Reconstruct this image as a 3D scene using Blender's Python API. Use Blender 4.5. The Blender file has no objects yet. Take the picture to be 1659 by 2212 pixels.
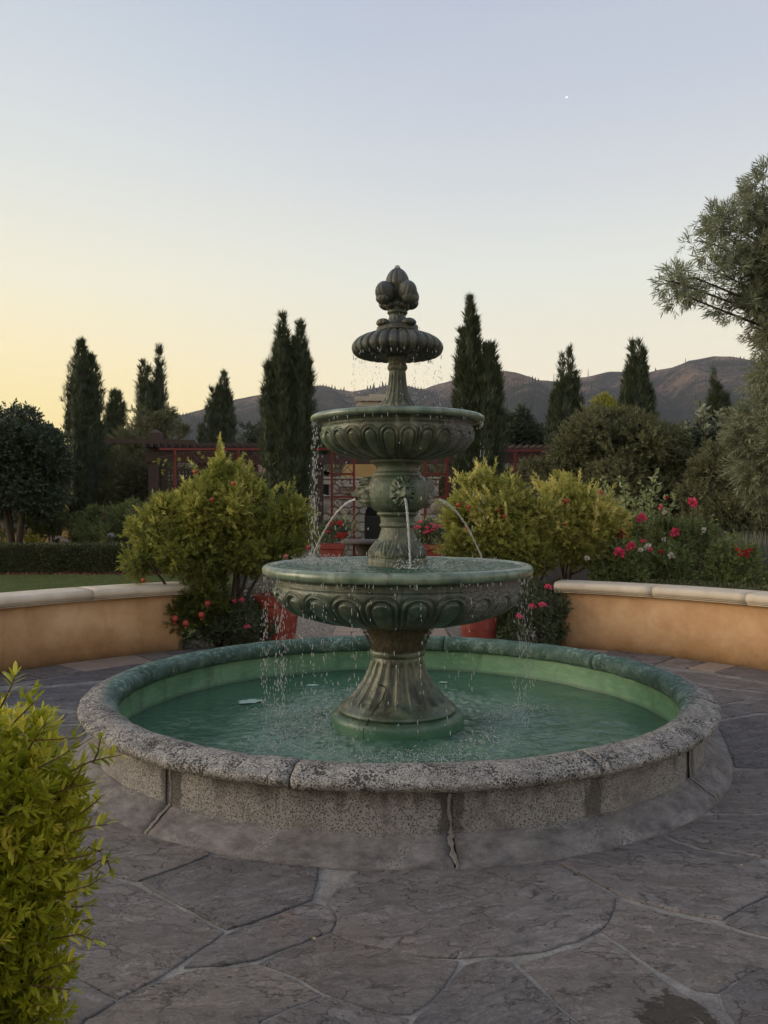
import bpy, math, random
import numpy as np
from mathutils import Vector, noise as mnoise
rng = np.random.default_rng(7)
random.seed(7)
PI = math.pi
sc = bpy.context.scene
COL = sc.collection

# ------------------------------------------------------------------ camera
FPX, HOR, CAMH, DIST = 1790.0, 1099.0, 1.5, 5.448      # focal length in picture units (1659 wide), horizon line, eye height, distance
CX = -0.088
cam_d = bpy.data.cameras.new('camera')
cam = bpy.data.objects.new('camera', cam_d); COL.objects.link(cam); sc.camera = cam
cam.location = (CX, -DIST, CAMH)
cam_d.sensor_fit = 'VERTICAL'; cam_d.sensor_height = 36.0; cam_d.lens = FPX / 2212 * 36
cam.rotation_euler = (math.radians(90 - 0.22), 0, 0)
cam_d.clip_start = 0.05; cam_d.clip_end = 8000

# ------------------------------------------------------------------ node helpers
class NT:
    def __init__(s, tree): s.t = tree; s.n = tree.nodes; s.l = tree.links
    def node(s, typ, **kw):
        n = s.n.new(typ)
        for k, v in kw.items(): setattr(n, k, v)
        return n
    def put(s, sock, v):
        if isinstance(v, bpy.types.NodeSocket): s.l.new(v, sock)
        elif v is not None:
            if hasattr(sock.default_value, '__len__') and not hasattr(v, '__len__'): v = (v, v, v, 1)[:len(sock.default_value)]
            if hasattr(v, '__len__') and len(sock.default_value) == 4 and len(v) == 3: v = (*v, 1)
            sock.default_value = v
    def obj(s): return s.node('ShaderNodeTexCoord').outputs['Object']
    def sep(s, v):
        n = s.node('ShaderNodeSeparateXYZ'); s.put(n.inputs[0], v); return n.outputs
    def comb(s, x, y, z):
        n = s.node('ShaderNodeCombineXYZ'); s.put(n.inputs[0], x); s.put(n.inputs[1], y); s.put(n.inputs[2], z); return n.outputs[0]
    def m(s, op, a, b=None, c=None, clamp=False):
        n = s.node('ShaderNodeMath', operation=op, use_clamp=clamp)
        s.put(n.inputs[0], a)
        if b is not None: s.put(n.inputs[1], b)
        if c is not None: s.put(n.inputs[2], c)
        return n.outputs[0]
    def scale(s, v, sc_):
        n = s.node('ShaderNodeMapping'); s.put(n.inputs['Vector'], v); n.inputs['Scale'].default_value = sc_; return n.outputs[0]
    def noise(s, v, scale, detail=4, rough=0.55, dist=0.0):
        n = s.node('ShaderNodeTexNoise'); s.put(n.inputs['Vector'], v)
        n.inputs['Scale'].default_value = scale; n.inputs['Detail'].default_value = detail
        n.inputs['Roughness'].default_value = rough; n.inputs['Distortion'].default_value = dist
        return n.outputs['Fac']
    def vor(s, v, scale, feature='F1', rnd=1.0, out='Distance'):
        n = s.node('ShaderNodeTexVoronoi', feature=feature); s.put(n.inputs['Vector'], v)
        n.inputs['Scale'].default_value = scale; n.inputs['Randomness'].default_value = rnd
        return n.outputs[out]
    def ramp(s, f, stops, interp='LINEAR'):
        n = s.node('ShaderNodeValToRGB'); cr = n.color_ramp; cr.interpolation = interp
        while len(cr.elements) > 1: cr.elements.remove(cr.elements[0])
        cr.elements[0].position = stops[0][0]
        for i, (p, c) in enumerate(stops):
            e = cr.elements[0] if i == 0 else cr.elements.new(p)
            if not hasattr(c, '__len__'): c = (c, c, c)
            e.color = (*c[:3], 1)
        s.put(n.inputs[0], f); return n.outputs[0]
    def mix(s, f, a, b, mode='MIX'):
        n = s.node('ShaderNodeMix', data_type='RGBA', blend_type=mode)
        s.put(n.inputs[0], f); s.put(n.inputs[6], a); s.put(n.inputs[7], b); return n.outputs[2]
    def bump(s, h, strength=0.5, dist=0.01, normal=None):
        n = s.node('ShaderNodeBump'); n.inputs['Strength'].default_value = strength; n.inputs['Distance'].default_value = dist
        s.put(n.inputs['Height'], h)
        if normal is not None: s.put(n.inputs['Normal'], normal)
        return n.outputs[0]
    def rnd(s): return s.node('ShaderNodeObjectInfo').outputs['Random']
    def attr(s, name): return s.node('ShaderNodeAttribute', attribute_name=name).outputs['Fac']

def lin(c):
    f = lambda v: ((v / 255 + 0.055) / 1.055) ** 2.4 if v / 255 > 0.04045 else v / 255 / 12.92
    return tuple(f(v) for v in c)
MATS = {}
def new_mat(name):
    m = bpy.data.materials.new(name); m.use_nodes = True
    nt = NT(m.node_tree); nt.n.clear()
    out = nt.node('ShaderNodeOutputMaterial'); b = nt.node('ShaderNodeBsdfPrincipled')
    nt.l.new(b.outputs[0], out.inputs[0]); MATS[name] = m
    return m, nt, b, out
def pr(nt, b, col=None, rough=None, normal=None, spec=None, **kw):
    if col is not None: nt.put(b.inputs['Base Color'], col)
    if rough is not None: nt.put(b.inputs['Roughness'], rough)
    if normal is not None: nt.put(b.inputs['Normal'], normal)
    if spec is not None: nt.put(b.inputs['Specular IOR Level'], spec)
    for k, v in kw.items(): nt.put(b.inputs[k], v)

# ------------------------------------------------------------------ sky (dusk gradient, glow low on the left) and soft low light
SUN_AZ = math.radians(-88)      # measured from the view direction, negative = to the left
SUN_EL = math.radians(11)
W = bpy.data.worlds.new('World'); sc.world = W; W.use_nodes = True
w = NT(W.node_tree); w.n.clear()
wo = w.node('ShaderNodeOutputWorld'); bg = w.node('ShaderNodeBackground'); w.l.new(bg.outputs[0], wo.inputs[0])
g = w.node('ShaderNodeTexCoord').outputs['Generated']; gx, gy, gz = w.sep(g)
L = lin
cool = w.ramp(gz, [(0.0, L((252, 230, 190))), (0.083, L((252, 236, 198))), (0.135, L((247, 235, 207))), (0.20, L((237, 232, 213))), (0.27, L((225, 228, 219))),
                   (0.36, L((206, 211, 216))), (0.45, L((190, 198, 212))), (0.53, L((177, 187, 206))), (0.8, L((166, 178, 202))), (1.0, L((162, 174, 199)))])
warm = w.ramp(gz, [(0.0, L((255, 206, 112))), (0.06, L((255, 220, 132))), (0.11, L((255, 232, 158))), (0.17, L((255, 237, 184))), (0.25, L((240, 234, 210))), (0.36, L((218, 222, 218))),
                   (0.45, L((202, 210, 217))), (0.53, L((188, 198, 211))), (0.8, L((170, 182, 204))), (1.0, L((162, 174, 199)))])
hl = w.m('SQRT', w.m('ADD', w.m('MULTIPLY', gx, gx), w.m('MULTIPLY', gy, gy)))
dt = w.m('DIVIDE', w.m('ADD', w.m('MULTIPLY', gx, math.sin(SUN_AZ)), w.m('MULTIPLY', gy, math.cos(SUN_AZ))), w.m('MAXIMUM', hl, 0.001))
mz = w.node('ShaderNodeMapRange', interpolation_type='SMOOTHSTEP'); w.put(mz.inputs[0], dt)
mz.inputs[1].default_value = -0.15; mz.inputs[2].default_value = 0.55
veil = w.noise(w.scale(g, (1.0, 1.4, 5.0)), 1.6, 5, 0.55, 0.6)
w.put(bg.inputs[0], w.mix(w.ramp(veil, [(0.35, 0.0), (0.7, 0.10)]), w.mix(mz.outputs[0], cool, warm), L((232, 222, 210)))); bg.inputs[1].default_value = 0.605
sun_d = bpy.data.lights.new('sun', 'SUN'); sun = bpy.data.objects.new('sun', sun_d); COL.objects.link(sun)
sun_d.energy = 1.5; sun_d.angle = math.radians(38); sun_d.color = (1.0, 0.84, 0.62)
sd = Vector((math.sin(SUN_AZ) * math.cos(SUN_EL), math.cos(SUN_AZ) * math.cos(SUN_EL), math.sin(SUN_EL)))
sun.rotation_euler = sd.to_track_quat('Z', 'Y').to_euler()
sc.view_settings.view_transform = 'Standard'; sc.view_settings.look = 'None'
sc.view_settings.exposure = 0.88; sc.view_settings.gamma = 1.0; sc.view_settings.use_curve_mapping = False
sc.render.engine = 'CYCLES'; sc.cycles.use_denoising = True; sc.cycles.max_bounces = 8; sc.cycles.transparent_max_bounces = 8
sc.cycles.transmission_bounces = 6; sc.cycles.caustics_reflective = False; sc.cycles.caustics_refractive = False

# ------------------------------------------------------------------ geometry helpers
def at(px, py, d):
    "world point seen at picture position (px, py) at d metres in front of the camera"
    return np.array((CX + (px - 829.5) / FPX * d, -DIST + d, CAMH + (HOR - py) / FPX * d))
def gd(px, py, z=0.0):
    d = (CAMH - z) * FPX / (py - HOR)
    p = at(px, py, d); return np.array((p[0], p[1], z))
def setp(o, label=None, cat=None, group=None, kind=None):
    if label: o['label'] = label
    if cat: o['category'] = cat
    if group: o['group'] = group
    if kind: o['kind'] = kind
    return o
def thing(name, loc, label, cat, group=None):
    o = bpy.data.objects.new(name, None); COL.objects.link(o); o.location = loc; o.empty_display_size = 0.2
    return setp(o, label, cat, group)
def ploc(p):
    v = np.zeros(3)
    while p is not None: v += np.array(p.location); p = p.parent
    return v
def link(me, name, mat, parent=None, origin=None):
    o = bpy.data.objects.new(name, me); COL.objects.link(o)
    if mat is not None and not me.materials: me.materials.append(mat)
    if parent is not None: o.parent = parent
    if origin is not None: o.location = origin
    return o
def npm(name, V, F, mat, parent=None, smooth=True, tint=None, origin=None):
    "one mesh object from numpy arrays; V in world space, stored relative to the parent (and origin)"
    V = np.asarray(V, dtype=np.float64).reshape(-1, 3)
    loc = None
    base = ploc(parent)
    if origin is not None:
        loc = np.array(origin) - base; base = np.array(origin)
    V = (V - base).astype(np.float32)
    F = np.asarray(F, dtype=np.int32); m, k = F.shape
    me = bpy.data.meshes.new(name)
    me.vertices.add(len(V)); me.vertices.foreach_set('co', V.ravel())
    me.loops.add(m * k); me.loops.foreach_set('vertex_index', F.ravel())
    me.polygons.add(m); me.polygons.foreach_set('loop_start', np.arange(0, m * k, k, dtype=np.int32))
    me.polygons.foreach_set('use_smooth', np.full(m, smooth, dtype=bool))
    if tint is not None:
        a = me.attributes.new('tint', 'FLOAT', 'POINT'); a.data.foreach_set('value', np.asarray(tint, dtype=np.float32))
    me.update(calc_edges=True); me.validate()
    return link(me, name, mat, parent, loc)
class MB:
    def __init__(s): s.v = []; s.f = []
    def add(s, V, F):
        b = len(s.v); s.v += [tuple(map(float, p)) for p in V]; s.f += [tuple(int(i) + b for i in f) for f in F]; return s
    def box(s, a, b):
        x0, y0, z0 = a; x1, y1, z1 = b
        return s.add([(x0, y0, z0), (x1, y0, z0), (x1, y1, z0), (x0, y1, z0), (x0, y0, z1), (x1, y0, z1), (x1, y1, z1), (x0, y1, z1)],
                     [(3, 2, 1, 0), (4, 5, 6, 7), (0, 1, 5, 4), (1, 2, 6, 5), (2, 3, 7, 6), (3, 0, 4, 7)])
    def tube(s, pts, rad, n=6, cap=True):
        pts = [np.array(p, float) for p in pts]; rad = [rad] * len(pts) if not hasattr(rad, '__len__') else rad
        V = []; F = []
        up = np.array((0.13, 0.21, 0.97))
        for i, p in enumerate(pts):
            t = pts[min(i + 1, len(pts) - 1)] - pts[max(i - 1, 0)]; t = t / (np.linalg.norm(t) + 1e-9)
            u = np.cross(t, up)
            if np.linalg.norm(u) < 0.2: u = np.cross(t, (1, 0, 0))
            u /= np.linalg.norm(u); v = np.cross(t, u)
            for k in range(n):
                a = 2 * PI * k / n; V.append(p + rad[i] * (math.cos(a) * u + math.sin(a) * v))
        for i in range(len(pts) - 1):
            for k in range(n):
                k2 = (k + 1) % n; F.append((i * n + k, i * n + k2, (i + 1) * n + k2, (i + 1) * n + k))
        if cap:
            F.append(tuple(range(n))[::-1]); F.append(tuple((len(pts) - 1) * n + k for k in range(n)))
        return s.add(V, F)
    def make(s, name, mat, parent=None, smooth=False, bevel=0, origin=None):
        base = ploc(parent); loc = None
        if origin is not None: loc = np.array(origin) - base; base = np.array(origin)
        V = (np.array(s.v) - base).tolist()
        me = bpy.data.meshes.new(name); me.from_pydata(V, [], s.f); me.update()
        if smooth: me.polygons.foreach_set('use_smooth', [True] * len(me.polygons))
        o = link(me, name, mat, parent, loc)
        if bevel:
            md = o.modifiers.new('bevel', 'BEVEL'); md.width = bevel; md.segments = 2; md.limit_method = 'ANGLE'
        return o
def chaikin(P, n=2, closed=False):
    P = np.array(P, float)
    for _ in range(n):
        if closed:
            Q = np.roll(P, -1, axis=0); P = np.stack((0.75 * P + 0.25 * Q, 0.25 * P + 0.75 * Q), 1).reshape(-1, 2)
        else:
            A, B = P[:-1], P[1:]; M = np.stack((0.75 * A + 0.25 * B, 0.25 * A + 0.75 * B), 1).reshape(-1, 2)
            P = np.vstack((P[:1], M, P[-1:]))
    return P
def resample(P, step):
    P = np.array(P, float); s = np.r_[0, np.cumsum(np.linalg.norm(np.diff(P, axis=0), axis=1))]
    n = max(2, int(round(s[-1] / step)) + 1); q = np.linspace(0, s[-1], n)
    return np.stack((np.interp(q, s, P[:, 0]), np.interp(q, s, P[:, 1])), 1)
def lathe(name, prof, nseg, mat, parent=None, disp=None, step=None, ch=2, center=(0, 0), th=None, cap=False):
    "surface of revolution; prof = (r, z) points, disp(theta, r, z, u) pushes along the profile normal"
    P = chaikin(prof, ch) if ch else np.array(prof, float)
    if step: P = resample(P, step)
    T = np.gradient(P, axis=0); T /= (np.linalg.norm(T, axis=1, keepdims=True) + 1e-9)
    Nn = np.stack((T[:, 1], -T[:, 0]), 1)
    full = th is None
    th_ = np.linspace(0, 2 * PI, nseg, endpoint=False) if full else np.linspace(th[0], th[1], nseg)
    TH, R = np.meshgrid(th_, P[:, 0]); _, Z = np.meshgrid(th_, P[:, 1]); u = np.linspace(0, 1, len(P))[:, None] + 0 * TH
    D = disp(TH, R, Z, u) if disp else 0 * TH
    if P[-1, 1] > P[0, 1]: Nn = Nn
    R2 = R + D * Nn[:, :1]; Z2 = Z + D * Nn[:, 1:]
    R2 = np.maximum(R2, 0.0)
    V = np.stack((center[0] + R2 * np.sin(TH), center[1] - R2 * np.cos(TH), Z2), -1).reshape(-1, 3)
    m, n = TH.shape; I = np.arange(m * n).reshape(m, n)
    if full: J = np.roll(I, -1, axis=1); F = np.stack((I[:-1], J[:-1], J[1:], I[1:]), -1).reshape(-1, 4)
    else: F = np.stack((I[:-1, :-1], I[:-1, 1:], I[1:, 1:], I[1:, :-1]), -1).reshape(-1, 4)
    return npm(name, V, F, mat, parent)
def arc_solid(name, prof, t0, t1, nseg, mat, parent, center=(0, 0), sgn=-1, rough=0.0, smooth=True, ch=1):
    "closed profile swept along an arc, with end caps; x = r sin t, y = c + sgn r cos t"
    P = chaikin(prof, ch, closed=True) if ch else np.array(prof, float)
    k = len(P); th = np.linspace(t0, t1, nseg)
    V = []
    for t in th:
        for r, z in P: V.append((center[0] + r * math.sin(t), center[1] + sgn * r * math.cos(t), z))
    V = np.array(V)
    if rough:
        for i, v in enumerate(V):
            nv = mnoise.noise_vector(Vector(v) * 9); V[i] += np.array(nv) * rough
    F = [(i * k + j, i * k + (j + 1) % k, (i + 1) * k + (j + 1) % k, (i + 1) * k + j) for i in range(nseg - 1) for j in range(k)]
    F += [tuple(range(k))[::-1], tuple((nseg - 1) * k + j for j in range(k))]
    return MB().add(V, F).make(name, mat, parent, smooth=smooth)
def sines(x, y, n, f0, f1, seed, amp_pow=1.0):
    r = np.random.default_rng(seed); out = np.zeros_like(x)
    for _ in range(n):
        f = f0 * (f1 / f0) ** r.random(); a = r.random() * 2 * PI
        out += np.sin(x * f * math.cos(a) + y * f * math.sin(a) + r.random() * 6.28) * (f0 / f) ** amp_pow
    return out / math.sqrt(n)
def smooth01(x, a, b):
    t = np.clip((x - a) / (b - a), 0, 1); return t * t * (3 - 2 * t)

# ---- foliage
def frames(D, roll):
    D = D / (np.linalg.norm(D, axis=1, keepdims=True) + 1e-9)
    ref = np.where(np.abs(D[:, 2:3]) > 0.9, np.array([[1.0, 0, 0]]), np.array([[0, 0, 1.0]]))
    X = np.cross(ref, D); X /= np.linalg.norm(X, axis=1, keepdims=True); Y = np.cross(D, X)
    c, s = np.cos(roll)[:, None], np.sin(roll)[:, None]
    return X * c + Y * s, Y * c - X * s, D
def scatter(tmp, pos, D, size, roll=None, tint=None):
    "copies of a small template (V, F, per-vertex tint offset) as arrays"
    TV, TF = tmp; n = len(pos); k = len(TV)
    if roll is None: roll = rng.random(n) * 2 * PI
    X, Y, Z = frames(D, roll); size = np.broadcast_to(np.asarray(size, float), (n,))
    V = pos[:, None, :] + size[:, None, None] * (TV[None, :, 0:1] * X[:, None] + TV[None, :, 1:2] * Y[:, None] + TV[None, :, 2:3] * Z[:, None])
    F = TF[None] + (np.arange(n) * k)[:, None, None]
    if tint is None: tint = rng.random(n)
    return V.reshape(-1, 3), F.reshape(-1, TF.shape[1]), np.repeat(tint, k)
def join(parts):
    Vs, Fs, Ts = [], [], []; b = 0
    for V, F, T in parts:
        Vs.append(V); Fs.append(F + b); Ts.append(T); b += len(V)
    return np.vstack(Vs), np.vstack(Fs), np.concatenate(Ts)
def leaf_t(w=0.35, fold=0.08):
    return np.array([(0, 0, 0), (w / 2, fold, 0.45), (0, 0, 1), (-w / 2, fold, 0.45)], float), np.array([(0, 1, 2, 3)])
def sprig_t(n=10, w=0.3, L_=0.42, spread=0.9, seed=0, whorl=2):
    r = np.random.default_rng(seed); V, F = [], []
    lv, lf = leaf_t(w)
    for i in range(n):
        t = (i + 0.5) / n; a = i * 2.4 if whorl == 1 else (i % 2) * PI + (i // 2) * 1.5
        a += r.random() * 0.6; ang = spread * (1 - 0.55 * t) * (0.8 + 0.4 * r.random())
        d = np.array([(math.cos(a) * math.sin(ang), math.sin(a) * math.sin(ang), math.cos(ang))])
        v, f, _ = scatter((lv, lf), np.array([(0, 0, t * 0.65)]), d, L_ * (0.7 + 0.6 * r.random()) * (1 - 0.3 * t), np.array([r.random() * 0.8]))
        F.append(f + 4 * i); V.append(v)
    return np.vstack(V), np.vstack(F)
SPR = [sprig_t(seed=i) for i in range(4)]
SPR_W = [sprig_t(9, 0.55, 0.4, 1.1, seed=20 + i) for i in range(3)]
SPR_L = [sprig_t(12, 0.13, 0.62, 0.9, seed=10 + i, whorl=1) for i in range(3)]
def many(tmps, pos, D, size, tint=None):
    n = len(pos); idx = rng.integers(0, len(tmps), n); size = np.broadcast_to(size, (n,)); out = []
    if tint is None: tint = rng.random(n)
    for k in range(len(tmps)):
        q = idx == k
        if q.any(): out.append(scatter(tmps[k], pos[q], D[q], size[q], tint=tint[q]))
    return join(out)
def sphere_dirs(n):
    D = rng.normal(size=(n, 3)); return D / np.linalg.norm(D, axis=1, keepdims=True)
def clumpy(blobs, n, sub=14, subr=0.34, shell=0.3, lift=0.35, up=0.35):
    "positions and outward directions on lumpy crowns; blobs = (x, y, z, rx, ry, rz)"
    C = []
    vol = np.array([b[3] * b[5] for b in blobs]); vol = vol / vol.sum()
    for b, wt in zip(blobs, vol):
        k = max(3, int(sub * len(blobs) * wt)); D = sphere_dirs(k)
        r = 0.62 + 0.28 * rng.random(k)
        P = np.array(b[:3]) + D * r[:, None] * np.array(b[3:6])
        R = subr * (0.6 + 0.8 * rng.random(k)) * np.mean(b[3:6])
        C += [(P[i], R[i], np.array(b[:3])) for i in range(k)]
    wts = np.array([c[1] ** 2 for c in C]); cnt = rng.multinomial(n, wts / wts.sum())
    pos, dr, tb = [], [], []
    for (P, R, O), k in zip(C, cnt):
        if k == 0: continue
        D = sphere_dirs(k); out = (P - O); out = out / (np.linalg.norm(out) + 1e-6)
        D = D + out * 0.7; D /= np.linalg.norm(D, axis=1, keepdims=True)
        rr = R * (1 - shell * rng.random(k) ** 1.5 + 0.12 * rng.normal(size=k))
        pos.append(P + D * rr[:, None] * np.array((1, 1, 0.85))); dr.append(D + np.array((0, 0, up)) + 0.35 * rng.normal(size=(k, 3)))
        tb.append(np.full(k, rng.random()))
    return np.vstack(pos), np.vstack(dr), np.concatenate(tb)
def branches(mb, base, blobs, n, r0=0.03, seed=1):
    r = random.Random(seed); base = np.array(base, float)
    for i in range(n):
        b = blobs[i % len(blobs)]
        tip = np.array(b[:3]) + np.array([r.uniform(-.6, .6) * b[3], r.uniform(-.6, .6) * b[4], r.uniform(-.3, .7) * b[5]])
        s0 = base + np.array((r.uniform(-1, 1), r.uniform(-1, 1), 0)) * r0 * 2.5
        mid = s0 * 0.5 + tip * 0.5 + np.array((r.uniform(-.1, .1), r.uniform(-.1, .1), r.uniform(-.05, .15)))
        q1 = s0 * 0.75 + mid * 0.25 + np.array((r.uniform(-.03, .03), r.uniform(-.03, .03), 0.06))
        mb.tube([s0, q1, mid, (mid + tip) / 2 + np.array((0, 0, .03)), tip], [r0, r0 * .8, r0 * .55, r0 * .35, r0 * .12], 6)

# ------------------------------------------------------------------ materials
def mat_simple(name, col, rough=0.7, var=0.15, scale=8, bump=0.2, bd=0.003, spec=0.3, metallic=0):
    m, nt, b, _ = new_mat(name); o = nt.obj()
    n = nt.noise(o, scale, 6); c = nt.mix(n, tuple(v * (1 - var) for v in col), tuple(min(1, v * (1 + var)) for v in col))
    pr(nt, b, c, rough, nt.bump(nt.noise(o, scale * 6, 5), bump, bd), spec, Metallic=metallic); return m
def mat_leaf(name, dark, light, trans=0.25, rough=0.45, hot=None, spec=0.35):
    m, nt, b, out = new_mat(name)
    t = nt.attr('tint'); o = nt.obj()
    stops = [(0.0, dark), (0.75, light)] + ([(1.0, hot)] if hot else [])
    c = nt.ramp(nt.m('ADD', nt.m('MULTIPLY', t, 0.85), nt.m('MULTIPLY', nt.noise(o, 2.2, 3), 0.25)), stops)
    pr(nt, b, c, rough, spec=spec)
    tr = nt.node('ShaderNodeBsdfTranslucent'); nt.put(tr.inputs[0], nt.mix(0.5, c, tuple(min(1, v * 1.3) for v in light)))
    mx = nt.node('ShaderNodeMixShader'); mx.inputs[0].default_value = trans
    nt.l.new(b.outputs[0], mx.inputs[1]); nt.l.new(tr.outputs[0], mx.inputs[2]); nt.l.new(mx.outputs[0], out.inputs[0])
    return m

WET = (-0.088 + (1455 - 829.5) / 1790 * 1.5 * 1790 / 1091, -5.448 + 1.5 * 1790 / 1091)
def mat_flagstone():
    m, nt, b, _ = new_mat('flagstone_slate'); o = nt.obj(); r = nt.rnd()
    geo = nt.node('ShaderNodeNewGeometry').outputs['Position']
    rot = nt.node('ShaderNodeVectorRotate', rotation_type='Z_AXIS'); nt.put(rot.inputs['Vector'], geo)
    nt.put(rot.inputs['Angle'], nt.m('MULTIPLY_ADD', r, 1.1, -0.55))
    off = nt.node('ShaderNodeVectorMath', operation='ADD'); nt.put(off.inputs[0], rot.outputs[0]); nt.put(off.inputs[1], nt.comb(nt.m('MULTIPLY', r, 37), nt.m('MULTIPLY', r, 11), 0))
    v = off.outputs[0]
    base = nt.ramp(r, [(0.0, (0.150, 0.135, 0.148)), (0.2, (0.262, 0.236, 0.240)), (0.4, (0.180, 0.163, 0.178)), (0.6, (0.320, 0.270, 0.248)), (0.8, (0.215, 0.196, 0.208)), (1.0, (0.285, 0.255, 0.256))])
    warp = nt.mix(0.10, v, nt.comb(nt.m('MULTIPLY', nt.noise(v, 3.5, 5, 0.6), 5), nt.m('MULTIPLY', nt.noise(nt.scale(v, (1, 1.7, 1)), 4.1, 5, 0.6), 5), 0))
    layers = nt.noise(nt.scale(warp, (1.6, 7.5, 1)), 2.6, 12, 0.66, 0.9)
    lump = nt.noise(v, 2.5, 5, 0.6, 0.5)
    fine = nt.noise(v, 70, 8, 0.75)
    med = nt.noise(v, 16, 8, 0.7)
    step = nt.m('FRACT', nt.m('MULTIPLY', layers, 9))
    terr = nt.m('ADD', nt.m('MULTIPLY', step, 0.16), nt.m('MULTIPLY', layers, 1.6))
    col = nt.mix(nt.ramp(lump, [(0.42, 0), (0.68, 0.45)]), base, (0.235, 0.205, 0.188))
    col = nt.mix(nt.ramp(med, [(0.32, 0.55), (0.50, 0)]), col, (0.07, 0.078, 0.084))
    col = nt.mix(nt.ramp(med, [(0.56, 0), (0.74, 0.5)]), col, (0.30, 0.265, 0.24))
    px_, py_, pz_ = nt.sep(geo)
    def spot(cx_, cy_, rx, ry):
        dx = nt.m('DIVIDE', nt.m('SUBTRACT', px_, cx_), rx); dy = nt.m('DIVIDE', nt.m('SUBTRACT', py_, cy_), ry)
        return nt.m('SQRT', nt.m('ADD', nt.m('MULTIPLY', dx, dx), nt.m('MULTIPLY', dy, dy)))
    rust = nt.m('ADD', nt.ramp(spot(-0.12, -2.62, 0.55, 0.38), [(0.3, 0.35), (1.0, 0)]), nt.ramp(nt.noise(v, 1.3, 5, 0.6, 1.0), [(0.58, 0), (0.72, 0.6)]), clamp=True)
    col = nt.mix(nt.m('MULTIPLY', rust, nt.ramp(med, [(0.35, 0.3), (0.6, 1)])), col, (0.27, 0.175, 0.135))
    col = nt.mix(nt.m('MULTIPLY', nt.ramp(step, [(0.0, 0.8), (0.09, 0)]), nt.ramp(nt.noise(v, 6.5, 5, 0.6), [(0.46, 0), (0.56, 1)])), col, (0.045, 0.038, 0.04))
    col = nt.mix(nt.ramp(fine, [(0.35, 0.0), (0.72, 0.55)]), col, (0.38, 0.345, 0.325))
    pits = nt.ramp(nt.vor(nt.scale(v, (1, 1.7, 1)), 19, 'F1'), [(0.09, 1), (0.16, 0)])
    near = nt.ramp(nt.noise(v, 1.7, 2), [(0.48, 0), (0.58, 1)])
    pm = nt.m('MULTIPLY', pits, near)
    col = nt.mix(nt.m('MULTIPLY', pm, 0.8), col, (0.03, 0.026, 0.026))
    crk = nt.ramp(nt.vor(nt.scale(warp, (0.9, 4.6, 1)), 2.6, 'DISTANCE_TO_EDGE'), [(0.0, 1), (0.020, 0)])
    crk = nt.m('MULTIPLY', crk, nt.ramp(nt.noise(v, 3.1, 3), [(0.45, 0), (0.58, 1)]))
    col = nt.mix(nt.m('MULTIPLY', crk, 0.75), col, (0.025, 0.021, 0.023))
    wr = nt.mix(0.06, v, nt.comb(nt.m('MULTIPLY', nt.noise(v, 9, 4, 0.6), 2.2), nt.m('MULTIPLY', nt.noise(nt.scale(v, (1, 1.3, 1)), 10, 4, 0.6), 2.2), 0))
    chip = nt.ramp(nt.vor(nt.scale(wr, (1, 3.4, 1)), 6.2, 'DISTANCE_TO_EDGE'), [(0.0, 1), (0.045, 0)])
    chip = nt.m('MULTIPLY', chip, nt.ramp(nt.noise(v, 7.5, 4, 0.6), [(0.47, 0), (0.58, 1)]))
    cell = nt.vor(nt.scale(wr, (1, 3.4, 1)), 6.2, 'F1', out='Color')
    col = nt.mix(0.30, col, nt.mix(1.0, col, nt.ramp(cell, [(0.2, 0.55), (0.8, 1.45)]), 'MULTIPLY'))
    col = nt.mix(nt.m('MULTIPLY', chip, 0.72), col, (0.04, 0.034, 0.037))
    wetd = nt.m('ADD', spot(WET[0], WET[1], 0.13, 0.085), nt.m('MULTIPLY', nt.m('SUBTRACT', nt.noise(geo, 13, 6, 0.65), 0.5), 3.2))
    wet = nt.ramp(wetd, [(0.80, 1), (0.92, 0)])
    col = nt.mix(nt.m('MULTIPLY', wet, 0.78), col, (0.028, 0.024, 0.024))
    h = nt.m('ADD', nt.m('ADD', nt.m('MULTIPLY', terr, 0.85), nt.m('ADD', nt.m('MULTIPLY', fine, 0.16), nt.m('MULTIPLY', med, 0.3))), nt.m('MULTIPLY', nt.m('ADD', pm, nt.m('ADD', crk, chip)), -0.4))
    pr(nt, b, col, nt.m('SUBTRACT', 0.72, nt.m('MULTIPLY', wet, 0.35)), nt.bump(h, 1.0, 0.034), 0.35); return m
def mat_mortar():
    m, nt, b, _ = new_mat('mortar'); o = nt.obj()
    c = nt.ramp(nt.noise(o, 5, 8, 0.7), [(0.3, (0.14, 0.127, 0.115)), (0.5, (0.25, 0.23, 0.207)), (0.7, (0.40, 0.368, 0.332))])
    c = nt.mix(nt.ramp(nt.vor(o, 30, 'DISTANCE_TO_EDGE'), [(0, 0.5), (0.04, 0)]), c, (0.06, 0.05, 0.05))
    pr(nt, b, c, 0.95, nt.bump(nt.noise(o, 70, 8, 0.7), 0.8, 0.006), 0.1); return m
def radial(nt, o):
    x, y, z = nt.sep(o); return nt.m('SQRT', nt.m('ADD', nt.m('MULTIPLY', x, x), nt.m('MULTIPLY', y, y))), x, y, z
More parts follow.
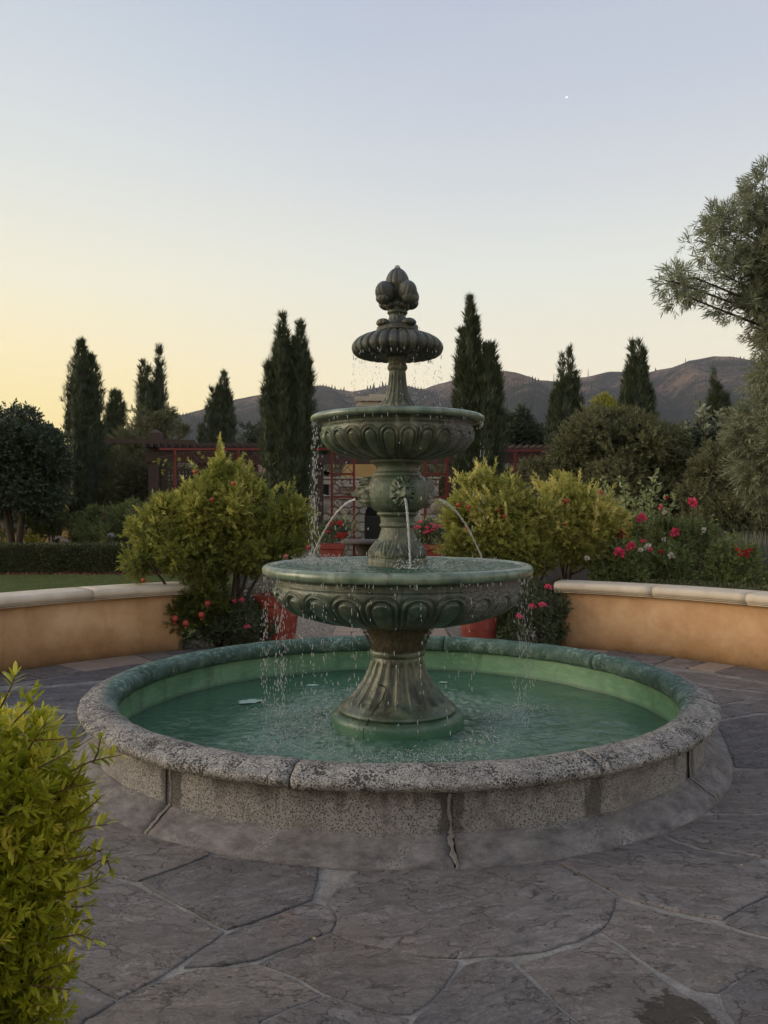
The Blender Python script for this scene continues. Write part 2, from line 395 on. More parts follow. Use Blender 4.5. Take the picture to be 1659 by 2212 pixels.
def mat_porous(name, green=True):
    m, nt, b, _ = new_mat(name); o = nt.obj(); r, x, y, z = radial(nt, o)
    wob = nt.noise(o, 6, 5)
    v1 = nt.vor(nt.mix(.04, o, nt.comb(nt.noise(o, 30, 4), nt.noise(o, 25, 4), nt.noise(o, 28, 4))), 78, 'F1'); v2 = nt.vor(o, 150, 'F1')
    sz = nt.noise(o, 9, 3)
    pit = nt.ramp(nt.m('SUBTRACT', v1, nt.m('MULTIPLY', nt.m('SUBTRACT', sz, 0.47), 1.3)), [(0.20, 1), (0.33, 0)])
    pit2 = nt.m('MULTIPLY', nt.ramp(v2, [(0.22, 1), (0.42, 0)]), nt.ramp(nt.noise(o, 40, 3), [(0.35, 0), (0.55, 1)]))
    pits = nt.m('MAXIMUM', pit, pit2)
    grey = nt.ramp(nt.noise(o, 34, 9, 0.75), [(0.3, (0.19, 0.17, 0.155)), (0.5, (0.36, 0.33, 0.30)), (0.68, (0.54, 0.51, 0.465))])
    grey = nt.mix(nt.ramp(nt.noise(o, 3, 4), [(0.48, 0), (0.72, 0.5)]), grey, (0.16, 0.14, 0.13))
    c = nt.mix(nt.m('MULTIPLY', pits, 0.86), grey, (0.022, 0.018, 0.016))
    h = nt.m('SUBTRACT', nt.m('MULTIPLY', nt.noise(o, 90, 6, 0.7), 0.4), nt.m('MULTIPLY', pits, 0.9))
    if green:
        # algae stain: inner half of the coping, all of it on the far side
        lim = nt.m('ADD', nt.m('MULTIPLY', y, 0.10), 1.875)
        lim = nt.m('ADD', lim, nt.m('MULTIPLY', nt.m('SUBTRACT', wob, 0.5), 0.10))
        k = nt.node('ShaderNodeMapRange'); nt.put(k.inputs[0], nt.m('SUBTRACT', r, lim)); k.inputs[1].default_value = 0.05; k.inputs[2].default_value = -0.03
        gk = k.outputs[0]
        gc = nt.ramp(nt.noise(o, 7, 8, 0.65), [(0.3, (0.05, 0.092, 0.072)), (0.55, (0.10, 0.165, 0.135)), (0.75, (0.22, 0.30, 0.25))])
        lich = nt.m('MULTIPLY', nt.ramp(nt.noise(o, 24, 7, 0.7), [(0.52, 0), (0.57, 1)]), nt.ramp(nt.noise(nt.scale(o, (1, 1, 3)), 2.1, 3), [(0.45, 0), (0.62, 1)]))
        gc = nt.mix(nt.m('MULTIPLY', lich, 0.8), gc, (0.30, 0.40, 0.34))
        gc = nt.mix(nt.m('MULTIPLY', pit, 0.5), gc, (0.02, 0.05, 0.035))
        c = nt.mix(gk, c, gc)
        h = nt.m('MULTIPLY', h, nt.m('SUBTRACT', 1.0, nt.m('MULTIPLY', gk, 0.75)))
    pr(nt, b, c, 0.8, nt.bump(h, 1.0, 0.02), 0.25); return m
def mat_poolwall():
    m, nt, b, _ = new_mat('pool_wall_cast_stone'); o = nt.obj(); r, x, y, z = radial(nt, o)
    worn = nt.ramp(nt.m('ADD', nt.noise(o, 3.4, 8, 0.72, 0.6), nt.ramp(z, [(0.085, 0.0), (0.105, 0.17)])), [(0.55, 0), (0.68, 1)])
    smoothc = nt.ramp(nt.noise(nt.scale(o, (1, 1, 3)), 6, 10, 0.75), [(0.34, (0.085, 0.075, 0.074)), (0.5, (0.165, 0.148, 0.144)), (0.66, (0.27, 0.245, 0.235))])
    pit = nt.m('MAXIMUM', nt.ramp(nt.vor(o, 105, 'F1'), [(0.25, 1), (0.42, 0)]), nt.m('MULTIPLY', nt.ramp(nt.vor(o, 48, 'F1'), [(0.14, 1), (0.24, 0)]), nt.ramp(nt.noise(o, 6, 3), [(.45, 0), (.55, 1)])))
    grain = nt.ramp(nt.noise(o, 90, 7, 0.8), [(0.3, (0.16, 0.148, 0.142)), (0.62, (0.345, 0.32, 0.302))])
    wc = nt.mix(nt.m('MULTIPLY', pit, 0.85), grain, (0.05, 0.042, 0.038))
    c = nt.mix(worn, smoothc, wc)
    # darker streaks towards the top of the wall
    streak = nt.noise(nt.scale(o, (1, 1, 0.15)), 9, 5, 0.6)
    top = nt.node('ShaderNodeMapRange'); nt.put(top.inputs[0], nt.m('ADD', z, nt.m('MULTIPLY', nt.m('SUBTRACT', streak, 0.5), 0.45))); top.inputs[1].default_value = 0.22; top.inputs[2].default_value = 0.33
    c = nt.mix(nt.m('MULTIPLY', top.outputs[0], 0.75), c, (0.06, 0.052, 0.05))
    c = nt.mix(nt.ramp(nt.noise(o, 1.3, 3), [(0.55, 0), (0.75, 0.5)]), c, (0.22, 0.185, 0.15))
    th_ = nt.m('ARCTAN2', x, nt.m('MULTIPLY', y, -1))
    jn = None
    for t_, w_ in ((6.1, .030), (-35.5, .026), (53.0, .026), (27.5, .018)):
        dj = nt.m('ABSOLUTE', nt.m('SUBTRACT', nt.m('ADD', th_, nt.m('MULTIPLY', nt.m('SUBTRACT', nt.noise(nt.scale(o, (1, 1, .5)), 14, 4), .5), .10)), math.radians(t_)))
        k_ = nt.ramp(dj, [(w_, 1), (w_ + .012, 0)]); jn = k_ if jn is None else nt.m('MAXIMUM', jn, k_)
    jn = nt.m('MULTIPLY', jn, nt.ramp(z, [(0.095, 0.25), (0.11, 1)]))
    c = nt.mix(nt.m('MULTIPLY', jn, 0.72), c, (0.055, 0.047, 0.047))
    h = nt.m('SUBTRACT', nt.m('MULTIPLY', nt.noise(o, 120, 6, 0.7), 0.3), nt.m('MULTIPLY', nt.m('MULTIPLY', pit, worn), 0.8))
    pr(nt, b, c, 0.85, nt.bump(h, 0.7, 0.008), 0.25); return m
def mat_basin():
    m, nt, b, _ = new_mat('pool_basin_paint'); o = nt.obj()
    c = nt.ramp(nt.noise(o, 3, 8, 0.6), [(0.3, (0.10, 0.225, 0.125)), (0.7, (0.20, 0.365, 0.215))])
    c = nt.mix(nt.ramp(nt.noise(nt.scale(o, (1, 1, 5)), 8, 8, 0.7), [(0.48, 0), (0.7, 0.6)]), c, (0.30, 0.42, 0.27))
    c = nt.mix(nt.ramp(nt.noise(nt.scale(o, (1, 1, .4)), 6, 8, 0.7), [(0.52, 0), (0.66, .6)]), c, (0.07, 0.12, 0.085))
    c = nt.mix(nt.ramp(nt.sep(o)[2], [(0.10, .7), (0.125, 0)]), c, (0.06, 0.11, 0.075))
    pr(nt, b, c, 0.5, nt.bump(nt.noise(o, 25, 6), 0.3, 0.004), 0.4); return m
def mat_patina(name='patina_stone', dark=False, rough_side=True, low=False):
    "wet algae-covered cast stone of the tiers"
    m, nt, b, _ = new_mat(name); o = nt.obj(); r, x, y, z = radial(nt, o)
    n1 = nt.noise(o, 5, 8, 0.65, 0.4); n2 = nt.noise(nt.scale(o, (1, 1, 0.3)), 14, 7, 0.6)
    c = nt.ramp(n1, [(0.30, (0.045, 0.048, 0.030)), (0.5, (0.125, 0.128, 0.082)), (0.68, (0.25, 0.24, 0.165))])
    c = nt.mix(nt.ramp(n2, [(0.4, 0.7), (0.6, 0)]), c, (0.028, 0.032, 0.024))
    lime = nt.m('MULTIPLY', nt.ramp(nt.noise(nt.scale(o, (1, 1, 0.10)), 26, 6, 0.65), [(0.54, 0), (0.66, 1)]), nt.ramp(nt.noise(o, 7, 5), [(0.42, 0), (0.6, 0.55)]))
    c = nt.mix(lime, c, (0.36, 0.36, 0.28))
    green = nt.ramp(nt.noise(o, 3.1, 5), [(0.46, 0), (0.68, 0.65)])
    c = nt.mix(green, c, (0.07, 0.13, 0.085))
    if low: c = nt.mix(0.42, c, (0.016, 0.038, 0.027))
    if dark:
        c = nt.mix(0.60, c, (0.028, 0.026, 0.022))
        c = nt.mix(nt.ramp(nt.noise(nt.scale(o, (1, 1, 0.6)), 12, 5), [(0.58, 0), (0.72, 0.6)]), c, (0.14, 0.105, 0.035))
    else:
        # paint-green base near the pool water, green lips on the bowls
        gz = nt.node('ShaderNodeMapRange'); nt.put(gz.inputs[0], nt.m('ADD', z, nt.m('MULTIPLY', n2, 0.12))); gz.inputs[1].default_value = 0.27; gz.inputs[2].default_value = 0.19
        c = nt.mix(gz.outputs[0], c, nt.mix(n1, (0.035, 0.11, 0.055), (0.10, 0.22, 0.12)))
    if rough_side:
        # bare eroded stone on the right-hand side
        e = nt.ramp(nt.m('ADD', nt.m('MULTIPLY', x, 1.0), nt.m('MULTIPLY', nt.noise(o, 4, 5), 0.35)), [(0.50, 0), (0.55, 1)])
        e = nt.m('MULTIPLY', e, nt.ramp(z, [(0.0, 0), (0.3, 0), (0.35, 1)]))
        pit = nt.ramp(nt.vor(o, 70, 'F1'), [(0.18, 1), (0.35, 0)])
        ec = nt.mix(nt.m('MULTIPLY', pit, 0.8), nt.ramp(nt.noise(o, 60, 6, .7), [(0.3, (0.07, 0.068, 0.062)), (0.7, (0.22, 0.215, 0.195))]), (0.025, 0.026, 0.022))
        c = nt.mix(e, c, ec)
        h = nt.m('SUBTRACT', nt.m('MULTIPLY', nt.noise(o, 40, 7, 0.7), 0.5), nt.m('MULTIPLY', nt.m('MULTIPLY', pit, e), 1.5))
        rg = nt.m('ADD', 0.3, nt.m('MULTIPLY', e, 0.4))
    else:
        h = nt.noise(o, 40, 7, 0.7); rg = nt.ramp(n2, [(0.3, 0.22), (0.7, 0.5)])
    pr(nt, b, c, rg, nt.bump(h, 0.8, 0.012), 0.55); return m
def mat_rim():
    m, nt, b, _ = new_mat('green_rim_stone'); o = nt.obj()
    c = nt.ramp(nt.noise(o, 6, 8, 0.65), [(0.3, (0.06, 0.10, 0.07)), (0.55, (0.17, 0.22, 0.155)), (0.75, (0.33, 0.36, 0.28))])
    c = nt.mix(nt.ramp(nt.noise(nt.scale(o, (1, 1, 0.25)), 20, 6), [(0.52, 0), (0.7, 0.7)]), c, (0.05, 0.05, 0.03))
    pr(nt, b, c, 0.3, nt.bump(nt.noise(o, 45, 6), 0.35, 0.004), 0.55); return m
def mat_eroded():
    m, nt, b, _ = new_mat('eroded_stone'); o = nt.obj()
    pit = nt.ramp(nt.vor(o, 80, 'F1'), [(0.2, 1), (0.38, 0)])
    c = nt.mix(nt.m('MULTIPLY', pit, 0.85), nt.ramp(nt.noise(o, 50, 7, .7), [(0.3, (0.10, 0.10, 0.09)), (0.7, (0.32, 0.31, 0.28))]), (0.03, 0.03, 0.026))
    pr(nt, b, c, 0.8, nt.bump(nt.m('SUBTRACT', nt.noise(o, 60, 6), pit), 0.8, 0.008), 0.3); return m
def mat_moss():
    m, nt, b, _ = new_mat('mossy_roots'); o = nt.obj()
    c = nt.ramp(nt.noise(nt.scale(o, (1, 1, 0.6)), 45, 8, 0.75), [(0.35, (0.05, 0.042, 0.030)), (0.55, (0.16, 0.13, 0.09)), (0.75, (0.28, 0.235, 0.165))])
    pr(nt, b, c, 0.8, nt.bump(nt.noise(o, 80, 8, 0.8), 1.0, 0.02), 0.3); return m
def mat_stucco():
    m, nt, b, _ = new_mat('ochre_stucco'); o = nt.obj(); _, _, z = nt.sep(o)
    c = nt.ramp(nt.noise(o, 1.8, 8, 0.62), [(0.32, (0.40, 0.225, 0.11)), (0.5, (0.54, 0.315, 0.16)), (0.68, (0.66, 0.42, 0.24))])
    c = nt.mix(nt.ramp(nt.noise(nt.scale(o, (1, 1, 0.3)), 4.5, 7, 0.7), [(0.55, 0), (0.78, 0.5)]), c, (0.30, 0.17, 0.085))
    c = nt.mix(nt.ramp(nt.m('ADD', z, nt.m('MULTIPLY', nt.noise(o, 6, 4), 0.15)), [(0.06, 0.55), (0.16, 0)]), c, (0.24, 0.15, 0.09))
    pass
    c = nt.mix(nt.ramp(nt.noise(nt.scale(o, (1, 1, 0.12)), 9, 6, 0.65), [(0.6, 0), (0.72, 0.28)]), c, (0.24, 0.14, 0.075))
    pr(nt, b, c, 0.85, nt.bump(nt.m('ADD', nt.noise(o, 60, 8, 0.7), nt.m('MULTIPLY', nt.noise(o, 9, 3), 2)), 0.5, 0.008), 0.2); return m
def mat_travertine():
    m, nt, b, _ = new_mat('cream_coping'); o = nt.obj()
    c = nt.ramp(nt.noise(o, 3, 9, 0.65), [(0.3, (0.50, 0.41, 0.31)), (0.7, (0.72, 0.61, 0.48))])
    p = nt.ramp(nt.vor(o, 55, 'F1'), [(0.08, 1), (0.16, 0)]); p = nt.m('MULTIPLY', p, nt.ramp(nt.noise(o, 5, 3), [(0.5, 0), (0.6, 1)]))
    c = nt.mix(nt.m('MULTIPLY', p, 0.5), c, (0.22, 0.15, 0.10))
    pr(nt, b, c, 0.75, nt.bump(nt.m('SUBTRACT', nt.noise(o, 70, 6), p), 0.35, 0.004), 0.25); return m
def mat_water(name, col, bump_s, scale, rough=0.06, aer=False):
    m, nt, b, _ = new_mat(name); o = nt.obj()
    n = nt.m('ADD', nt.noise(o, scale, 4, 0.6, 0.8), nt.m('MULTIPLY', nt.noise(o, scale * 3.3, 3, 0.6, 0.5), 0.3))
    c = nt.mix(nt.noise(o, 2.2, 4), tuple(v * 0.75 for v in col), tuple(v * 1.3 for v in col))
    if aer:
        r_, x_, y_, z_ = radial(nt, o)
        k_ = nt.m('ADD', nt.m('ABSOLUTE', nt.m('SUBTRACT', r_, 0.80)), nt.m('MULTIPLY', nt.m('SUBTRACT', nt.noise(o, 3.2, 6, 0.65), 0.5), 1.6))
        c = nt.mix(nt.ramp(k_, [(0.0, 0.75), (0.5, 0.0)]), c, (0.16, 0.26, 0.195))
    pr(nt, b, c, rough, nt.bump(n, bump_s, 0.02), 0.5, IOR=1.33); b.inputs['Coat Weight'].default_value = 0.0
    return m
def mat_drop():
    m, nt, b, _ = new_mat('falling_water')
    pr(nt, b, (0.92, 0.94, 0.95), 0.06, IOR=1.33); b.inputs['Transmission Weight'].default_value = 0.62; return m
def mat_terra():
    m, nt, b, _ = new_mat('terracotta_red'); o = nt.obj()
    c = nt.ramp(nt.noise(o, 5, 8, 0.65), [(0.3, (0.20, 0.035, 0.024)), (0.65, (0.33, 0.066, 0.045))])
    c = nt.mix(nt.ramp(nt.noise(nt.scale(o, (1, 1, .3)), 11, 7, 0.7), [(0.55, 0), (0.72, .6)]), c, (0.36, 0.19, 0.15))
    c = nt.mix(nt.ramp(nt.sep(o)[2], [(0.0, .7), (0.09, 0)]), c, (0.10, 0.05, 0.035))
    pr(nt, b, c, 0.65, nt.bump(nt.noise(o, 40, 6), .3, .004), 0.3); return m
M = dict(
    flag=mat_flagstone(), mortar=mat_mortar(), coping=mat_porous('porous_coping_stone'), poolwall=mat_poolwall(), basin=mat_basin(),
    patina=mat_patina(), patina_low=mat_patina('patina_lower_bowl', low=True), patina_dark=mat_patina('dark_wet_patina', dark=True, rough_side=False), patina_plain=mat_patina('patina_plain', rough_side=False),
    rim=mat_rim(), eroded=mat_eroded(), moss=mat_moss(), stucco=mat_stucco(), trav=mat_travertine(),
    pool=mat_water('green_pool_water', (0.044, 0.112, 0.068), 0.6, 9, aer=True), bowlw=mat_water('bowl_water', (0.035, 0.085, 0.05), 0.9, 24),
    drop=mat_drop(), crack=mat_simple('crack_shadow', (0.012, 0.010, 0.008), 0.9),
    grout=mat_simple('pale_grout', (0.27, 0.24, 0.215), 0.9, 0.6, 45, 1.0, 0.01),
    terra=mat_terra(), soil=mat_simple('soil', (0.045, 0.032, 0.022), 0.95, 0.4, 12, 1, 0.02),
    wood=mat_simple('dark_brown_timber', (0.065, 0.040, 0.033), 0.7, 0.3, 9, 0.4), red=mat_simple('red_metal', (0.165, 0.027, 0.023), 0.45, 0.15, 6, 0.1),
    paver=mat_simple('tan_paver', (0.28, 0.215, 0.17), 0.85, 0.25, 7, 0.5, 0.006),
    fstone=mat_simple('field_stone', (0.42, 0.37, 0.31), 0.85, 0.45, 4, 0.8, 0.02), ochre=mat_simple('ochre_render', (0.44, 0.28, 0.11), 0.8, 0.12, 3),
    cast=mat_simple('cast_stone_trim', (0.42, 0.36, 0.29), 0.8, 0.2, 6, 0.4), black=mat_simple('black_iron', (0.012, 0.012, 0.013), 0.5), opening_shade=mat_simple('opening_shade', (0.01, 0.009, 0.008), 0.9),
    bark=mat_simple('grey_brown_bark', (0.085, 0.062, 0.045), 0.85, 0.4, 14, 1.0, 0.015), twig=mat_simple('reddish_twig', (0.12, 0.055, 0.03), 0.7, 0.3, 20),
    cyp=mat_leaf('cypress_foliage', (0.018, 0.028, 0.014), (0.085, 0.105, 0.050), 0.12, 0.6),
    pom=mat_leaf('pomegranate_leaves', (0.0260, 0.0400, 0.0110), (0.2900, 0.3050, 0.0600), 0.35, 0.38, (0.7750, 0.6875, 0.2125)),
    pomf=mat_leaf('near_pomegranate_leaves', (0.0600, 0.0900, 0.0072), (0.3600, 0.3720, 0.0240), 0.4, 0.35, (0.7920, 0.6720, 0.1080)),
    pomr=mat_leaf('yellowing_pomegranate_leaves', (0.0300, 0.0460, 0.0130), (0.3700, 0.3700, 0.0850), 0.35, 0.38, (0.8640, 0.7440, 0.2880)),
    shr=mat_leaf('olive_shrub_leaves', (0.0320, 0.0380, 0.0180), (0.1900, 0.1900, 0.0900), 0.15, 0.5),
    citrus=mat_leaf('dark_glossy_leaves', (0.0130, 0.0221, 0.0143), (0.0780, 0.1014, 0.0585), 0.10, 0.35),
    grey=mat_leaf('grey_green_leaves', (0.0625, 0.0775, 0.0475), (0.2625, 0.2812, 0.1750), 0.2, 0.5),
    rosel=mat_leaf('rose_leaves', (0.0405, 0.0648, 0.0243), (0.2295, 0.2700, 0.0945), 0.25, 0.4, (0.5400, 0.5400, 0.2295)),
    ger=mat_leaf('geranium_leaves', (0.0234, 0.0416, 0.0195), (0.1105, 0.1365, 0.0650), 0.15, 0.5),
    hedge=mat_leaf('box_hedge_leaves', (0.0234, 0.0325, 0.0117), (0.1105, 0.1144, 0.0468), 0.1, 0.5),
    quince=mat_leaf('pale_quince_leaves', (0.06, 0.085, 0.03), (0.30, 0.34, 0.14), 0.3, 0.4, (0.55, 0.52, 0.26)),
    grassm=mat_leaf('lawn_blades', (0.0625, 0.0938, 0.0225), (0.1750, 0.2063, 0.0562), 0.2, 0.6),
    lav=mat_leaf('lavender_stems', (0.0875, 0.1000, 0.0625), (0.2500, 0.2500, 0.1875), 0.15, 0.7),
    gold=mat_leaf('golden_leaves', (0.14, 0.14, 0.02), (0.38, 0.36, 0.06), 0.3, 0.5),
    stem=mat_simple('green_stem', (0.10, 0.11, 0.045), 0.6),
    rose=mat_leaf('coral_pink_petals', (0.62, 0.045, 0.12), (0.88, 0.12, 0.24), 0.25, 0.6), roser=mat_leaf('red_petals', (0.40, 0.012, 0.02), (0.62, 0.03, 0.04), 0.2, 0.6),
    rosew=mat_leaf('white_petals', (0.55, 0.45, 0.42), (0.78, 0.72, 0.66), 0.3, 0.6), lilac=mat_leaf('lilac_petals', (0.38, 0.36, 0.46), (0.62, 0.60, 0.68), 0.3, 0.6),
    fruit=mat_simple('pomegranate_rind', (0.36, 0.055, 0.040), 0.4, 0.4, 12, 0.1), foam=mat_simple('water_foam', (0.36, 0.48, 0.40), 0.6, .4, 60),
)

# ================================================================== LARGE STRUCTURE
def sheet(name, P, z, mat, kind='structure'):
    V = [(x, y, z) for x, y in P]
    o = MB().add(V, [tuple(range(len(V)))]).make(name, mat); setp(o, kind=kind); return o
Rw, Cy = 4.30, -0.4             # garden wall radius and centre
def wp(R, t): return (R * math.sin(t), Cy + R * math.cos(t))
mat_field, nt, b, _ = new_mat('dry_grass_earth'); o_ = nt.obj()
pr(nt, b, nt.ramp(nt.noise(o_, 0.06, 8, 0.7), [(0.35, (0.040, 0.042, 0.018)), (0.6, (0.085, 0.068, 0.038))]), 0.95)
N = 72
sheet('ground', [(2550 * math.cos(2 * PI * i / N), 2550 * math.sin(2 * PI * i / N)) for i in range(N)], -0.06, mat_field)
mat_lawn, nt, b, _ = new_mat('lawn_turf'); o_ = nt.obj()
c = nt.ramp(nt.noise(o_, 1.3, 8, 0.7), [(0.3, (0.055, 0.082, 0.020)), (0.7, (0.115, 0.135, 0.038))])
pr(nt, b, c, 0.9, nt.bump(nt.noise(o_, 60, 6, 0.8), 1.0, 0.03), 0.2)
lawn_poly = [wp(4.60, math.radians(a)) for a in range(-80, -31, 4)] + [(-2.35, 4.4), (-2.2, 7.5), (-3.0, 11.0), (-3.4, 13.95), (-26, 13.95), (-26, Cy)]
sheet('lawn', lawn_poly, 0.0, mat_lawn)
mat_gravel, nt, b, _ = new_mat('pale_gravel'); o_ = nt.obj()
c = nt.ramp(nt.vor(o_, 45, 'F1', out='Color'), [(0.2, (0.12, 0.095, 0.075)), (0.8, (0.34, 0.29, 0.245))])
c = nt.mix(nt.ramp(nt.vor(o_, 45, 'DISTANCE_TO_EDGE'), [(0, 0.8), (0.15, 0)]), c, (0.05, 0.04, 0.03))
pr(nt, b, c, 0.9, nt.bump(nt.vor(o_, 45, 'F1'), -1.0, 0.02), 0.2)
sheet('gravel_path', [(-1.75, 3.0), (1.8, 3.0), (1.9, 9.0), (3.2, 14.0), (6.5, 22.5), (-6.5, 22.5), (-2.4, 14.0), (-1.9, 9.0)], -0.004, mat_gravel)
sheet('planting_bed', [(1.75, 3.3)] + [wp(4.60, math.radians(a)) for a in range(26, 82, 4)] + [(24, Cy), (24, 22), (5, 22), (2.2, 12)], -0.012, M['soil'])
sheet('left_bed', [(-2.22, 3.05), (-1.5, 3.55), (-1.55, 7.0), (-2.1, 9.0), (-2.5, 9.0), (-2.3, 5.0)], 0.004, M['soil'])
sheet('back_bed', [(-26, 13.9), (-3.3, 13.9), (-2.6, 22), (-26, 22)], -0.010, M['soil'])

# ---- flagstone terrace: mortar bed and stones that stand on it
plaza = bpy.data.objects.new('plaza', None); COL.objects.link(plaza); plaza.empty_display_size = .3; setp(plaza, kind='structure')
ring = [(4.32 * math.sin(2 * PI * i / 96), Cy + 4.32 * math.cos(2 * PI * i / 96)) for i in range(96)]
back = [p for p in ring if p[1] > -1.2]
front = [(5.2, -1.2), (6, -3), (6, -9), (-6, -9), (-6, -3), (-5.2, -1.2)]
pts = [(4.32 * math.sin(math.radians(a)), Cy + 4.32 * math.cos(math.radians(a))) for a in range(-100, 101, 4)]
MB().add([(x, y, 0.0) for x, y in pts + front], [tuple(range(len(pts) + len(front)))[::-1]]).make('mortar_bed', M['mortar'], plaza)
ST = [
 [(765, 1893), (742, 1915), (718, 1938), (702, 1955), (722, 1966), (734, 1985), (728, 2003), (722, 2016), (760, 2036), (800, 2046), (870, 2060), (935, 2068), (995, 2074), (1050, 2066), (1110, 2066), (1190, 2050), (1245, 2034), (1291, 2015), (1310, 1997), (1318, 1982), (1328, 1943), (1290, 1920), (1250, 1897), (1205, 1872), (1100, 1840), (900, 1830)],
 [(562, 2086), (600, 2066), (655, 2046), (715, 2022), (758, 2042), (800, 2052), (870, 2066), (935, 2075), (990, 2083), (968, 2115), (940, 2150), (885, 2196), (840, 2192), (790, 2180), (745, 2162), (700, 2147), (665, 2125), (640, 2110), (600, 2094)],
 [(1010, 2091), (1060, 2076), (1104, 2083), (1140, 2120), (1180, 2160), (1250, 2218), (1330, 2300), (1340, 2440), (830, 2440), (860, 2290), (893, 2222), (950, 2156)],
 [(1130, 2087), (1190, 2069), (1250, 2050), (1297, 2026), (1345, 2060), (1400, 2099), (1450, 2138), (1500, 2170), (1560, 2212), (1650, 2300), (1700, 2440), (1365, 2440), (1350, 2300), (1262, 2212), (1200, 2160)],
 [(1304, 2014), (1325, 1988), (1338, 1948), (1400, 1968), (1460, 1988), (1552, 2004), (1600, 2020), (1659, 2034), (1760, 2062), (1760, 2085), (1659, 2092), (1612, 2104), (1580, 2126), (1550, 2146), (1500, 2140), (1450, 2110), (1400, 2082), (1350, 2046)],
 [(1215, 1868), (1250, 1850), (1280, 1840), (1420, 1805), (1438, 1816), (1500, 1840), (1570, 1852), (1630, 1858), (1659, 1886), (1690, 1900), (1659, 1934), (1600, 1964), (1560, 1990), (1500, 1978), (1450, 1968), (1400, 1954), (1342, 1938), (1290, 1908)],
 [(1572, 1998), (1604, 1974), (1659, 1944), (1780, 1905), (1800, 2058), (1700, 2038), (1659, 2024), (1610, 2012)],
 [(1562, 2152), (1592, 2134), (1616, 2110), (1659, 2100), (1780, 2092), (1830, 2290), (1830, 2440), (1715, 2440), (1665, 2290), (1578, 2190)],
 [(1447, 1806), (1490, 1775), (1545, 1763), (1659, 1763), (1780, 1764), (1800, 1895), (1710, 1890), (1668, 1858), (1600, 1846), (1520, 1833), (1470, 1818)],
 [(1540, 1757), (1560, 1700), (1580, 1668), (1659, 1666), (1780, 1690), (1800, 1756), (1659, 1757)],
 [(1592, 1659), (1570, 1600), (1550, 1562), (1650, 1546), (1760, 1562), (1800, 1672), (1690, 1660)],
 [(1548, 1554), (1530, 1530), (1632, 1514), (1760, 1500), (1800, 1552), (1640, 1540)],
 [(1390, 1449), (1500, 1453), (1659, 1481), (1770, 1500), (1659, 1494), (1580, 1488), (1470, 1470)],
 [(1480, 1476), (1590, 1494), (1700, 1503), (1740, 1500), (1630, 1510), (1540, 1524), (1500, 1497)],
 [(230, 1898), (292, 1920), (380, 1965), (480, 2018), (450, 2040), (415, 2060), (362, 2101), (250, 2163), (180, 2120), (60, 2060), (20, 1905), (120, 1900)],
 [(307, 1911), (385, 1882), (457, 1855), (560, 1868), (686, 1878), (682, 1915), (666, 1947), (630, 1962), (590, 1978), (540, 1996), (492, 2010), (440, 1982), (380, 1950)],
 [(225, 1890), (298, 1906), (380, 1876), (445, 1850), (420, 1820), (330, 1790), (260, 1758), (100, 1760), (40, 1885)],
 [(500, 2020), (545, 2004), (600, 1984), (670, 1956), (692, 1961), (715, 1973), (727, 1990), (712, 2013), (650, 2038), (600, 2056), (550, 2077), (480, 2087), (402, 2094), (425, 2070), (460, 2042)],
 [(395, 2106), (470, 2098), (550, 2090), (600, 2106), (636, 2122), (688, 2154), (625, 2178), (560, 2203), (525, 2290), (500, 2440), (60, 2440), (130, 2300), (190, 2208), (290, 2150)],
 [(705, 2160), (745, 2172), (790, 2189), (878, 2210), (840, 2300), (800, 2440), (525, 2440), (548, 2300), (575, 2214), (640, 2186)],
 [(40, 2072), (110, 2100), (178, 2132), (238, 2170), (180, 2208), (120, 2300), (20, 2440), (-200, 2440), (-200, 2120)],
 [(-200, 2100), (-60, 2080), (45, 2056), (5, 1905), (-200, 1900)],
 [(45, 1493), (140, 1484), (222, 1478), (205, 1500), (178, 1534), (80, 1528), (0, 1520), (-90, 1500)],
 [(-120, 1530), (0, 1530), (78, 1536), (144, 1543), (126, 1563), (60, 1592), (-90, 1612)],
 [(153, 1543), (178, 1544), (174, 1562), (134, 1564)],
 [(132, 1571), (176, 1569), (190, 1620), (230, 1660), (130, 1680), (-60, 1700), (-120, 1626), (60, 1604)],
 [(-120, 1712), (120, 1689), (235, 1668), (275, 1748), (100, 1752), (20, 1880), (-160, 1880)],
 [(150, 1476), (240, 1467), (345, 1428), (315, 1424), (200, 1450), (100, 1470), (60, 1482)],
]
def inside(p, poly):
    x, y = p; c = False; n = len(poly)
    for i in range(n):
        x0, y0 = poly[i]; x1, y1 = poly[(i + 1) % n]
        if (y0 > y) != (y1 > y) and x < (x1 - x0) * (y - y0) / (y1 - y0) + x0: c = not c
    return c
